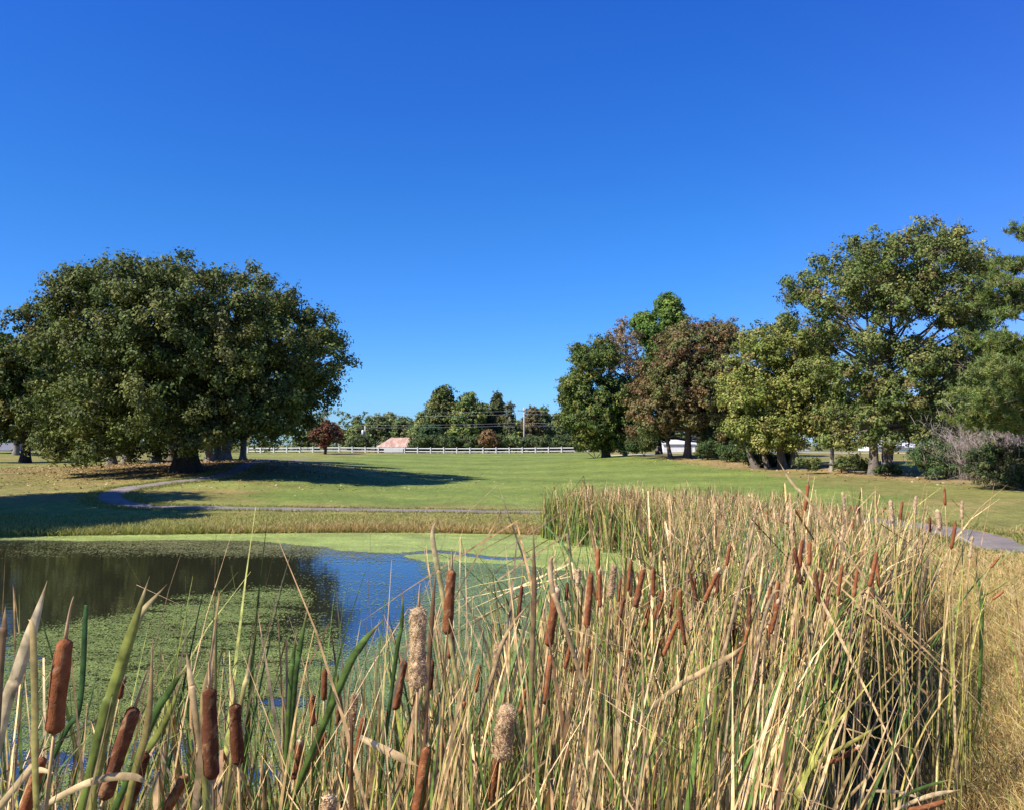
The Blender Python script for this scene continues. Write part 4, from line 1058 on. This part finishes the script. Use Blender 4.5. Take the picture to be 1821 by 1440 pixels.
# right hand group
tree('green_oak', 'full dark green tree at the left end of the right hand tree line', 1078, 102,
     [(1045, 630, 36), (1022, 680, 36), (1050, 735, 48), (1012, 740, 26), (1090, 700, 48), (1078, 622, 30), (1112, 705, 38), (1118, 750, 36), (1100, 760, 40), (1040, 775, 28), (1010, 705, 22), (1062, 608, 16)], 640, 0.9, 8, 12, 0.115,
     [(.075, .105, .03), (.055, .08, .027), (.115, .12, .035)], (.45, .3, .25), .4, (.12, .1, .08), .2, .9, .25)
tree('bright_tree', 'tall fresh green tree rising behind the maroon one', 1172, 116,
     [(1150, 572, 28), (1192, 545, 28), (1175, 605, 38), (1208, 565, 18), (1165, 660, 40), (1200, 640, 30), (1130, 575, 14), (1190, 530, 14)], 420, 1.0, 8, 10, 0.15, [(.08, .13, .03), (.062, .105, .027), (.10, .15, .036)], (.4, .35, .25), .35, (.14, .11, .09), .4, .9, .25)
tree('bare_tree', 'half bare grey branched tree between the dark green and the maroon tree', 1112, 109,
     [(1100, 600, 28), (1122, 640, 32), (1085, 640, 22), (1110, 575, 18), (1130, 600, 20), (1140, 680, 28)], 190, 0.7, 5, 6, 0.10, [(.16, .11, .07), (.12, .10, .05), (.2, .13, .08)], (.4, .3, .3), .2, (.25, .21, .18), .5, .7, 1.0, limb_r=1.5)
tree('maroon_tree', 'wide maroon and brown leaved tree in the middle of the right hand line', 1222, 88,
     [(1215, 605, 44), (1282, 592, 38), (1180, 670, 54), (1262, 670, 62), (1158, 728, 46), (1232, 718, 50), (1298, 720, 38), (1305, 590, 20), (1180, 620, 30), (1250, 575, 20), (1140, 690, 26), (1140, 770, 24), (1275, 772, 26)], 760, 0.85, 8, 12, 0.10,
     [(.115, .084, .046), (.105, .092, .043), (.095, .107, .043), (.13, .08, .047)], (.3, .28, .25, .17), .34, (.16, .12, .1), .22, .85, .35, stems=[(0, .34, 0), (-1.6, .2, .5), (2.2, .24, .8)])
tree('yellow_green_tree', 'yellow green tree with spreading foliage, left of the tallest right hand tree', 1392, 66,
     [(1350, 606, 44), (1400, 585, 34), (1310, 700, 34), (1455, 600, 30), (1480, 740, 34), (1330, 680, 46), (1400, 670, 56), (1450, 640, 40), (1370, 745, 50), (1440, 735, 46), (1318, 755, 32), (1300, 700, 22), (1470, 690, 30), (1340, 785, 24), (1400, 790, 22), (1312, 640, 20)], 860, 0.75, 8, 11, 0.08,
     [(.165, .175, .055), (.125, .145, .042), (.20, .19, .07), (.09, .115, .032)], (.32, .3, .2, .18), .3, (.16, .13, .1), .2, .85, .4, stems=[(0, .3, 0), (.7, .2, .3), (-.9, .2, .6), (-1.8, .25, .9)])
tree('tall_oak', 'tallest right hand tree, open crown with sky gaps and twin trunks', 1568, 56,
     [(1425, 512, 36), (1480, 468, 46), (1560, 436, 50), (1645, 416, 42), (1702, 424, 42), (1745, 462, 38), (1515, 665, 40), (1465, 650, 34), (1500, 778, 28), (1630, 775, 28), (1540, 525, 52), (1640, 510, 60), (1722, 555, 44), (1500, 595, 42), (1590, 620, 50), (1685, 635, 52), (1560, 700, 52),
      (1640, 715, 50), (1502, 735, 38), (1592, 755, 38), (1430, 560, 28), (1400, 500, 16), (1660, 770, 30), (1540, 775, 28), (1600, 470, 40), (1745, 520, 30)], 800, 0.70, 8, 12, 0.074,
     [(.10, .125, .042), (.075, .10, .034), (.14, .15, .055), (.13, .115, .05)], (.38, .3, .22, .10), .34, (.17, .14, .115), .26, .8, .6, stems=[(-.55, .27, 0), (.45, .34, .2)], limb_r=1.1, dens=1.75)
tree('sapling', 'slim pale trunked young tree left of the twin trunks', 1477, 60, [(1480, 760, 26), (1465, 740, 22), (1495, 735, 22), (1480, 700, 22)], 120, 0.7, 6, 8, 0.09, [(.13, .15, .05), (.10, .12, .04)], (.5, .5), .14, (.3, .26, .22), .5, .7, .6)
tree('backing_tree', 'dark tree filling the gap behind the tallest right hand tree', 1725, 78, [(1700, 700, 48), (1760, 650, 52), (1790, 720, 52), (1735, 755, 40), (1660, 740, 30), (1800, 640, 40), (1840, 700, 60)], 420, 1.0, 7, 9, .14, [(.04, .065, .026), (.055, .08, .03)], (.5, .5), .3, (.1, .08, .07), .3, .8, .2)
tree('backing_tree', 'dark low tree behind the trunks of the maroon tree', 1290, 112, [(1260, 760, 30), (1300, 750, 32), (1340, 765, 30), (1380, 760, 28), (1140, 775, 22), (1165, 765, 22)], 260, 1.0, 7, 9, .16, [(.04, .06, .026), (.055, .075, .03)], (.5, .5), .25, (.1, .08, .07), .3, .6, .2)
# shrubs of the right hand line
def shrub(label, px, Y, lobes, n, pal, ls=0.07, rcl=.4, name='shrub'):
    x0 = P(px, 800, Y)[0]; z0 = gz(x0, Y); s = Y / F
    L = [(np.array([P(a, b, Y)[0], Y + rng.normal(0, r * s * .5), max(P(a, b, Y)[2], z0 + r * s * .35)]), (r * s, r * s, r * s * .9)) for a, b, r in lobes]
    g, cl, k, lc = crown_geo(L, np.ones(len(L)), n, rcl, 7, 9, ls, pal, np.ones(len(pal)))
    base = np.array([x0, Y, z0]); o = empty(name, base, label, 'shrub', 'shrubs below the right hand trees')
    tg = Geo()
    for c in lc:
        limb(tg, base + np.array([rng.normal(0, .3), rng.normal(0, .2), -.1]), c, .05, .015, (.12, .09, .07), .1, 5, 5)
    tg.build('stem', M_BARK, o, base); g.build('foliage', M_LEAF, o, base)
SH = [(.035, .06, .026), (.05, .08, .03), (.07, .09, .035)]
shrub('dark green shrub right of the white shed', 1262, 84, [(1250, 800, 14), (1268, 796, 16), (1284, 802, 14)], 130, SH)
shrub('dense dark shrub right of the one by the shed', 1308, 78, [(1300, 802, 18), (1322, 798, 18), (1312, 812, 14), (1338, 808, 16)], 170, SH)
shrub('shaded shrub under the yellow green tree', 1372, 69, [(1355, 815, 14), (1375, 818, 12), (1398, 815, 14), (1340, 815, 12)], 140, [(.03, .05, .02), (.04, .06, .025)])
shrub('loose weedy shrub left of the twin trunks', 1508, 58, [(1495, 822, 12), (1515, 820, 14), (1535, 826, 11), (1450, 824, 12), (1425, 822, 10)], 130, [(.06, .09, .032), (.10, .11, .045)], .06, .35)
shrub('small shrub between the twin trunks', 1580, 55, [(1575, 832, 8), (1592, 834, 8), (1562, 836, 6)], 50, SH, .06, .3)
shrub('large spreading green shrub right of the twin trunks', 1680, 50, [(1640, 815, 22), (1665, 805, 26), (1690, 812, 28), (1720, 815, 28), (1655, 832, 18), (1700, 838, 20)], 330, [(.045, .08, .032), (.06, .10, .04), (.09, .11, .05)], .06, .38)
shrub('dark overgrown shrub at the right frame edge below the pine', 1790, 42, [(1750, 825, 28), (1780, 810, 34), (1815, 830, 34), (1790, 848, 24), (1840, 820, 40), (1740, 845, 18)], 360, [(.03, .052, .024), (.05, .075, .03), (.09, .09, .045)], .055, .35)
shrub('dark low thicket at the foot of the dark green tree', 1062, 100, [(1030, 792, 10), (1055, 788, 13), (1082, 790, 14), (1108, 794, 12)], 190, SH, .09, .5)
shrub('dark thicket under the left side of the maroon tree', 1150, 96, [(1128, 790, 14), (1146, 786, 15)], 190, SH, .09, .5)
shrub('tall shaded thicket between the maroon and yellow green trees', 1300, 86, [(1262, 775, 18), (1290, 770, 22), (1318, 775, 22), (1335, 790, 16)], 260, SH, .08, .5)
BG = [(.045, .075, .033), (.065, .095, .04), (.085, .10, .045)]
for px, r, lab in [(640, 13, 'low bush behind the fence under the yellow green far tree'), (752, 15, 'low dark bush hugging the right gable of the barn'), (798, 17, 'low bush behind the fence below the tall rounded tree'), (828, 16, 'low bush behind the fence below the light green tree'),
                   (852, 15, 'low bush just left of the rust brown one'), (890, 15, 'low bush below the pointed cedar'), (945, 15, 'low bush right of the tall pole'), (972, 17, 'low bush below the blunt dark cedar'), (1000, 16, 'low bush in shade at the fence end')]:
    shrub(lab, px, 163, [(px - r, 790, r * .8), (px, 786, r), (px + r, 789, r * .85)], 110, BG, .14, .8, 'bush')
# grey leafless brush
def brush(label, px, py, Y, h, n, spread, c):
    x0 = P(px, py, Y)[0]; z0 = gz(x0, Y); base = np.array([x0, Y, z0])
    g = Geo(); az = rng.uniform(0, 2 * PI, n)
    b = base + np.stack([rng.normal(0, .35, n), rng.normal(0, .35, n), np.zeros(n)], 1)
    cc = pick(n, c, np.ones(len(c)))
    p = blades(g, b, z0 + h * rng.uniform(.4, 1, n), az, np.abs(rng.normal(0, spread, n)), np.abs(rng.normal(.35, .4, n)), rng.uniform(.014, .03, n), cc, cc * 1.1, 8)
    for rep in range(3):
        i = rng.integers(0, n, n * 2); s = rng.integers(3, 9, n * 2); q = p[i, s]
        blades(g, q, q[:, 2], rng.uniform(0, 6.3, n * 2), rng.uniform(.1, 1.2, n * 2), rng.normal(.2, .5, n * 2), rng.uniform(.010, .02, n * 2), cc[i], cc[i] * 1.1, 4, length=rng.uniform(.25, .9, n * 2))
    tag(g.build('bare_brush', M_STALK, origin=base), label, 'brush')
brush('grey leafless brush right of the twin trunks above the green shrub', 1725, 800, 49, 3.4, 260, .5, [(.3, .25, .22), (.24, .2, .17), (.34, .27, .22)])
brush('pinkish bare brush under the pine branches at the right edge', 1795, 800, 43, 3.9, 240, .5, [(.3, .22, .19), (.25, .19, .16)])

# pine at the right frame edge
def pine():
    Y = 38.0; x0 = P(1862, 800, Y)[0]; z0 = gz(x0, Y); base = np.array([x0, Y, z0]); s = Y / F
    o = empty('pine_tree', base, 'green long needled pine reaching in from the right frame edge', 'pine')
    tg = Geo(); ng = Geo()
    top = np.array([x0 + .2, Y, P(0, 395, Y)[2]])
    tp = bez(base - np.array([0, 0, .2]), (base + top) / 2 + np.array([.1, 0, 0]), top, 14)
    tube(tg, tp, np.linspace(.26, .03, 14), 10, (.16, .11, .085), cap=False)
    ctr = []
    for k in range(84):
        t = rng.uniform(.22, .99); st = base + (top - base) * t
        az = rng.uniform(0, 2 * PI); L = (1 - t) ** 0.62 * 4.5 * rng.uniform(.7, 1.05) + .4
        if math.cos(az) < -.5: L *= 1.0
        up = 0.1 + 0.35 * (t - .4)
        e = st + np.array([math.cos(az) * L, math.sin(az) * L, up * L])
        m = (st + e) / 2 + np.array([0, 0, -.12 * L])
        b = bez(st, m, e, 8); tube(tg, b, np.linspace(.05, .012, 8), 5, (.15, .11, .09), cap=False)
        for q in range(int(2 + L * 1.3)):
            u = rng.uniform(.4, 1) if q else 1.0
            pc_ = b[int(u * 7)] + rng.normal(0, .3 * (1.2 - u) * min(L, 2.5), 3) * np.array([1, 1, .3])
            for m_ in range(9):
                c = pc_ + rng.normal(0, 1, 3) * np.array([.34, .34, .14])
                if m_ % 3 == 0: tube(tg, np.array([b[int(u * 7)], c]), [.012, .006], 4, (.15, .11, .09), cap=False)
                ctr.append(c)
    ctr = np.array(ctr); K = len(ctr)
    per = 46; i = np.repeat(np.arange(K), per); n = len(i)
    d = unit(rng.normal(0, 1, (n, 3)) + np.array([0, 0, .8]))
    c = pick(K, [(.16, .205, .05), (.11, .155, .04), (.21, .23, .065)], [.45, .35, .2])[i] * rng.uniform(.75, 1.25, (n, 1))
    p = ctr[i] + rng.normal(0, .035, (n, 3))
    sd_ = unit(np.cross(d, rng.normal(0, 1, (n, 3)))) * .014; L = rng.uniform(.14, .26, n)[:, None]
    v = np.stack([p - sd_, p + sd_, p + d * L + sd_ * .5, p + d * L - sd_ * .5], 1)
    ng.add(v, quads=np.arange(4 * n).reshape(-1, 4), c=np.repeat(c, 4, 0))
    tg.build('trunk', M_BARK, o, base); ng.build('crown', M_NEEDLE, o, base)
pine()

# far woods closing the horizon
def woods():
    g = Geo(); tg = Geo()
    n = 620
    ang = rng.uniform(-1.2, 1.2, n); R = rng.uniform(235, 330, n)
    x = R * np.sin(ang); y = R * np.cos(ang); z = ground(x, y)
    h = np.interp(x, [-90, -60, -20, 10, 40, 200], [16, 13, 10, 10, 15, 17]) * rng.uniform(.7, 1.2, n)
    L = [(np.array([x[i], y[i], z[i] + h[i] * f]), (h[i] * .38, h[i] * .38, h[i] * .33)) for i in range(n) for f in (.3, .65)]
    return crown_geo(L, np.ones(len(L)), 7500, 1.7, 5, 6, .42, DARKP + [(.085, .11, .04)], [1, 1, 1, 1])[0]
tag(woods().build('distant_woods', M_LEAF), 'low distant woods closing the horizon behind the far trees', 'woods', kind='stuff')

# fallen leaves under the oak and grove, and along the right hand trees
n = 7500
a = rng.normal(0, 1, (n, 2)); xx = np.where(rng.random(n) < .9, -26 + a[:, 0] * 8.5, 0); yy = 66 + a[:, 1] * 7.5
m = xx == 0; t = rng.random(n); xx[m] = np.interp(t[m], [0, .4, .75, 1], [15, 20, 24, 25]) + a[m, 0] * 2.5; yy[m] = np.interp(t[m], [0, .4, .75, 1], [92, 74, 57, 46]) - 2 + a[m, 1] * 2.5
keep = yy > 41.5; xx, yy = xx[keep], yy[keep]; n = len(xx)
g = Geo()
rhombs(g, np.stack([xx, yy, ground(xx, yy) + .03], 1), unit(np.array([0, 0, 1.]) + rng.normal(0, .35, (n, 3))), rng.uniform(.05, .11, n), rng.uniform(.03, .08, n), pick(n, [(.42, .3, .15), (.3, .17, .08), (.2, .1, .05), (.5, .4, .24)], [.35, .3, .2, .15]))
tag(g.build('fallen_leaves', M_LITTER, smooth=False), 'brown and straw coloured fallen leaves under the trees', 'fallen leaves', kind='stuff')

# ------------------------------------------------------------------ fence
fx0, fx1, FY = P(440, 800, 150)[0], P(1045, 800, 150)[0], 150.0
fo = empty('rail_fence', (fx0, FY, gz(fx0, FY)), 'long white two rail fence across the far crest of the fairway', 'fence')
org = np.array(fo.location)
npst = 27; xs = np.linspace(fx0, fx1, npst)
zs = ground(xs, np.full(npst, FY))
def rail(z0, z1, wv):
    g = Geo()
    for k in range(npst - 1):
        v = []
        for (xa, zb) in ((xs[k], zs[k]), (xs[k + 1], zs[k + 1])):
            for yv in (FY - wv, FY + wv):
                for zv in (z0, z1): v.append((xa, yv, zb + zv))
        g.add(v, quads=[(0, 4, 5, 1), (2, 3, 7, 6), (1, 5, 7, 3), (0, 2, 6, 4)])
    g.build('rail', M_WHITE, fo, org, smooth=False)
rail(.68, .88, .022); rail(.16, .34, .022)
for k in range(npst):
    g = Geo(); box(g, xs[k] - .09, xs[k] + .09, FY - .09, FY + .09, zs[k] - .2, zs[k] + .98)
    a = .12; zt = zs[k] + .98
    g.add([(xs[k] - a, FY - a, zt), (xs[k] + a, FY - a, zt), (xs[k] + a, FY + a, zt), (xs[k] - a, FY + a, zt), (xs[k], FY, zt + .1)], quads=[(3, 2, 1, 0)], tris=[(0, 1, 4), (1, 2, 4), (2, 3, 4), (3, 0, 4)])
    g.build('post', M_WHITE, fo, org, smooth=False)
ga, gb = P(682, 800, 150)[0], P(718, 800, 150)[0]
g = Geo(); zg = gz((ga + gb) / 2, FY)
for k in range(6): box(g, ga + .1, gb - .1, FY - .17, FY - .12, zg + .1 + k * .14, zg + .225 + k * .14)
g.build('gate_panel', M_WHITE, fo, org, smooth=False)
# short dark gate at the right end
g = Geo(); xa = P(1032, 800, 149)[0]
o = empty('grey_gate', (xa, 149, gz(xa, 149)), 'short dark metal gate at the right end of the white fence', 'gate')
for sx in (0, 2.2):
    g = Geo(); tube(g, [(xa + sx, 149, gz(xa + sx, 149) - .1), (xa + sx, 149, gz(xa + sx, 149) + 1.0)], .05, 8, (.2, .19, .17)); g.build('post', M_WOOD, o, np.array(o.location))
g = Geo()
for zz in (.3, .6, .9): tube(g, [(xa, 149, gz(xa, 149) + zz), (xa + 2.2, 149, gz(xa + 2.2, 149) + zz)], .03, 6, (.22, .21, .2))
g.build('bars', M_WOOD, o, np.array(o.location))

# ------------------------------------------------------------------ buildings
def rust_mat():
    m, nt, out = new_mat('rusty_tin')
    tc = nt.nodes.new('ShaderNodeTexCoord')
    mp = nt.nodes.new('ShaderNodeMapping'); mp.inputs['Scale'].default_value = (1.6, .35, .35)
    nt.links.new(tc.outputs['Object'], mp.inputs['Vector'])
    no = N(nt, 'ShaderNodeTexNoise', Scale=1.1, Detail=5.0, Roughness=.65); nt.links.new(mp.outputs[0], no.inputs['Vector'])
    r = ramp(nt, no.outputs['Fac'], [(.3, (.34, .18, .115)), (.5, (.47, .30, .21)), (.68, (.62, .49, .40))])
    p = N(nt, 'ShaderNodeBsdfPrincipled', Roughness=.6); nt.links.new(r.outputs[0], p.inputs['Base Color'])
    wv = N(nt, 'ShaderNodeTexWave', Scale=2.2); nt.links.new(tc.outputs['Object'], wv.inputs['Vector'])
    b = N(nt, 'ShaderNodeBump', Strength=.3); nt.links.new(wv.outputs['Fac'], b.inputs['Height']); nt.links.new(b.outputs[0], p.inputs['Normal'])
    nt.links.new(p.outputs[0], out.inputs['Surface']); return m
def house(name, label, x0, x1, y0, y1, eave, ridge, wallc, roofmat, hip=0.0, over=.35, axis='x', trim=None, door=None, window=None, cat='building'):
    zb = min(gz(x0, y0), gz(x1, y0), gz(x0, y1), gz(x1, y1))
    o = empty(name, ((x0 + x1) / 2, (y0 + y1) / 2, zb), label, cat); og = np.array(o.location)
    g = Geo(); box(g, x0, x1, y0, y1, zb - .2, eave, wallc)
    if not hip:
        if axis == 'x':
            ym = (y0 + y1) / 2
            for xx_ in (x0, x1): g.add([(xx_, y0, eave), (xx_, y1, eave), (xx_, ym, ridge - .08)], tris=[(0, 1, 2)], c=wallc)
        else:
            xm = (x0 + x1) / 2
            for yy_ in (y0, y1): g.add([(x0, yy_, eave), (x1, yy_, eave), (xm, yy_, ridge - .08)], tris=[(0, 1, 2)], c=wallc)
    g.build('wall', M_PAINT, o, og, smooth=False)
    g = Geo(); a, b, c, d = x0 - over, x1 + over, y0 - over, y1 + over
    e = eave - .08; ym = (c + d) / 2; xm = (a + b) / 2
    if axis == 'x':
        h0, h1 = a + hip, b - hip
        top = [(a, c, e), (b, c, e), (b, d, e), (a, d, e), (h0, ym, ridge), (h1, ym, ridge)]
        quads = [(0, 1, 5, 4), (2, 3, 4, 5)]; tris = [(3, 0, 4), (1, 2, 5)] if hip else []
    else:
        top = [(a, c, e), (b, c, e), (b, d, e), (a, d, e), (xm, c, ridge), (xm, d, ridge)]
        quads = [(0, 4, 5, 3), (1, 2, 5, 4)]; tris = []
    tv = np.array(top)
    for off in (0, -.09):
        for f in quads: g.add(tv[list(f)] + [0, 0, off], quads=[(0, 1, 2, 3)])
        for f in tris: g.add(tv[list(f)] + [0, 0, off], tris=[(0, 1, 2)])
    for p_, q_ in ((0, 1), (1, 2), (2, 3), (3, 0)):
        if not hip and ((axis == 'x' and (p_, q_) in ((1, 2), (3, 0))) or (axis == 'y' and (p_, q_) in ((0, 1), (2, 3)))):
            r = 4 if (p_, q_) in ((3, 0), (0, 1)) else 5
            for s_, t_ in ((p_, r), (r, q_)): g.add([tv[s_], tv[t_], tv[t_] - [0, 0, .09], tv[s_] - [0, 0, .09]], quads=[(0, 1, 2, 3)])
        else: g.add([tv[p_], tv[q_], tv[q_] - [0, 0, .09], tv[p_] - [0, 0, .09]], quads=[(0, 1, 2, 3)])
    g.build('roof', roofmat, o, og, smooth=False)
    for nm, r in (('door', door), ('window', window)):
        if r:
            g = Geo(); box(g, r[0], r[1], y0 - .04, y0 + .02, r[2], r[3], r[4]); g.build(nm, M_PAINT, o, og, smooth=False)
    return o
bx0, bx1 = P(674, 790, 186)[0], P(750, 790, 186)[0]
house('barn', 'low brown barn with a rusty red tin roof behind the fence', bx0, bx1, 186, 195, P(0, 793.5, 186)[2], P(0, 777.5, 190)[2], (.075, .04, .03), rust_mat(), hip=2.6, over=.6,
      door=(bx0 + 3, bx0 + 5.6, .2, 2.4, (.04, .025, .02)))
sx0, sx1 = P(1180, 790, 135)[0], P(1215, 790, 135)[0]
M_TIN = solid_mat('pale_tin', (.62, .62, .63), .5, .4, 1, .08)
house('shed', 'white garden shed seen under the maroon tree', sx0, P(1236, 790, 135)[0], 135, 138.6, P(0, 787.5, 135)[2], P(0, 781, 135)[2], (.74, .74, .75), M_TIN, over=.25,
      door=(P(1220, 790, 135)[0], P(1230, 790, 135)[0], gz(sx1, 135), P(0, 791, 135)[2], (.32, .32, .36)))
house('cottage', 'small pale gabled cottage beyond the road, seen under the yellow green tree', P(1408, 790, 165)[0], P(1440, 790, 165)[0], 165, 170, P(0, 795, 165)[2], P(0, 789.5, 165)[2], (.42, .40, .38), M_TIN, axis='y',
      window=(P(1415, 790, 165)[0], P(1422, 790, 165)[0], P(0, 800, 165)[2], P(0, 796.5, 165)[2], (.06, .06, .07)))
house('long_building', 'long low white building behind the twin trunks', P(1552, 790, 140)[0], P(1662, 790, 140)[0], 140, 146, P(0, 793, 140)[2], P(0, 786, 140)[2], (.80, .80, .79), M_TIN)
house('edge_house', 'grey house half hidden at the left edge behind dark trunks', P(-60, 790, 150)[0], P(18, 790, 150)[0], 150, 157, P(0, 799, 150)[2], P(0, 787, 150)[2], (.35, .37, .42), solid_mat('grey_shingle', (.16, .16, .17), .8, .2, 3, .2),
      window=(P(12, 790, 150)[0], P(16, 790, 150)[0], P(0, 807, 150)[2], P(0, 802, 150)[2], (.6, .62, .65)))

# ------------------------------------------------------------------ poles and wires
def pole(px, Y, topy, label, cross, can):
    x = float(P(px, 790, Y)[0]); zb = gz(x, Y); zt = float(P(px, topy, Y)[2])
    o = empty('utility_pole', (x, Y, zb), label, 'utility pole', 'utility poles beyond the fence'); og = np.array(o.location)
    g = Geo(); tube(g, [(x, Y, zb - .3), (x, Y, (zb + zt) / 2), (x, Y, zt)], [.19, .16, .13], 10, (.42, .37, .31)); g.build('pole', M_WOOD, o, og)
    if cross:
        g = Geo(); box(g, x - 1.25, x + 1.25, Y - .2, Y - .1, zt - .75, zt - .6, (.25, .21, .18)); g.build('crossarm', M_WOOD, o, og, smooth=False)
        for dx in (-1.1, -.5, 1.1):
            g = Geo(); tube(g, [(x + dx, Y - .15, zt - .6), (x + dx, Y - .15, zt - .42)], [.06, .04], 6, (.3, .3, .3)); g.build('insulator', M_PAINT, o, og)
    if can:
        g = Geo(); zc = float(P(px, can, Y)[2])
        tube(g, [(x - .42, Y - .1, zc - .5), (x - .42, Y - .1, zc - .45), (x - .42, Y - .1, zc + .4), (x - .42, Y - .1, zc + .46)], [.2, .27, .27, .16], 12, (.6, .6, .6)); g.build('transformer', M_PAINT, o, og)
    return x, zt
xb, zb_ = pole(932, 165, 724, 'tall utility pole with a crossarm right of the cedars', True, None)
xa_, za_ = pole(649, 172, 757, 'short utility pole with a grey transformer left of the barn', False, 768)
def wire(y_at, label, Y=165, x0=-120, x1=70):
    z = float(P(932, y_at, Y)[2]); g = Geo(); pts = []
    for a, b in ((x0, xa_ - 20), (xa_ - 20, xb), (xb, x1)):
        for t in np.linspace(0, 1, 14): pts.append((a + (b - a) * t, Y - .15 if Y == 165 else Y, z - .45 * 4 * t * (1 - t)))
    pts = [p for k, p in enumerate(pts) if k == 0 or p[0] - pts[k - 1][0] > 1e-3]
    tube(g, np.array(pts), .017, 5); tag(g.build('power_wire', M_WIRE, origin=(xb, Y, z)), label, 'power wire', 'wires strung past the tall pole')
wire(730, 'uppermost power wire crossing before the far trees'); wire(736, 'second highest power wire from the tall pole'); wire(751.5, 'upper wire of the low pair on the tall pole'); wire(756, 'lowest wire crossing the tall pole')
g = Geo(); e0 = np.array([xa_, 172, za_ - .4]); e1 = P(690, 780, 188); t = np.linspace(0, 1, 10)[:, None]
p = e0 + (e1 - e0) * t; p[:, 2] -= .35 * 4 * (t * (1 - t))[:, 0]; tube(g, p, .024, 5)
tag(g.build('service_wire', M_WIRE, origin=e0), 'thin service wire slanting from the transformer pole to the barn', 'power wire')

# ------------------------------------------------------------------ light, sky, camera
EL = math.radians(44); SH_ = np.array([-0.87, -0.50]); SH_ /= np.linalg.norm(SH_)
sdir = Vector((SH_[0] * math.cos(EL), SH_[1] * math.cos(EL), math.sin(EL)))
sun = bpy.data.lights.new('sun', 'SUN'); sun.energy = 4.8; sun.angle = math.radians(.5); sun.color = (1.0, .94, .84)
so = bpy.data.objects.new('sun', sun); col.objects.link(so); so.rotation_euler = sdir.to_track_quat('Z', 'Y').to_euler(); so.location = (-40, -20, 60)
w = bpy.data.worlds.new('World'); scene.world = w; w.use_nodes = True
nt = w.node_tree; nt.nodes.clear()
sky = nt.nodes.new('ShaderNodeTexSky'); sky.sky_type = 'NISHITA'; sky.sun_disc = False
sky.sun_elevation = EL; sky.sun_rotation = math.atan2(SH_[0], SH_[1]); sky.altitude = 200; sky.air_density = 1.0; sky.dust_density = .25; sky.ozone_density = 3.0
hs = N(nt, 'ShaderNodeHueSaturation', Saturation=1.35, Value=1.0)
tcw = nt.nodes.new('ShaderNodeTexCoord'); sep = nt.nodes.new('ShaderNodeSeparateXYZ'); nt.links.new(tcw.outputs['Generated'], sep.inputs[0])
deep = ramp(nt, sep.outputs['Z'], [(0.0, (.29, .50, .92)), (.056, (.29, .515, .93)), (.249, (.379, .59, .885)), (.453, (.50, .573, 1.0))])
vio = ramp(nt, sep.outputs['X'], [(.22, (1, 1, 1)), (.58, (1.5, .95, 1.0))])
nt.links.new(sky.outputs[0], hs.inputs['Color'])
skc = mixc(nt, mixc(nt, hs.outputs[0], deep.outputs[0], 1.0, 'MULTIPLY'), vio.outputs[0], 1.0, 'MULTIPLY')
bg = N(nt, 'ShaderNodeBackground', Strength=.12); wo = nt.nodes.new('ShaderNodeOutputWorld')
nt.links.new(skc, bg.inputs['Color']); nt.links.new(bg.outputs[0], wo.inputs['Surface'])
cam = bpy.data.cameras.new('camera'); cam.sensor_width = 36; cam.lens = F / 1821 * 36; cam.clip_end = 6000; cam.clip_start = .05
co = bpy.data.objects.new('camera', cam); col.objects.link(co); co.location = EYE; co.rotation_euler = (PI / 2 + PITCH, 0, 0)
scene.camera = co
scene.view_settings.view_transform = 'Standard'; scene.view_settings.look = 'None'; scene.view_settings.exposure = 0.75; scene.view_settings.gamma = 1
scene.cycles.max_bounces = 6; scene.cycles.transparent_max_bounces = 8
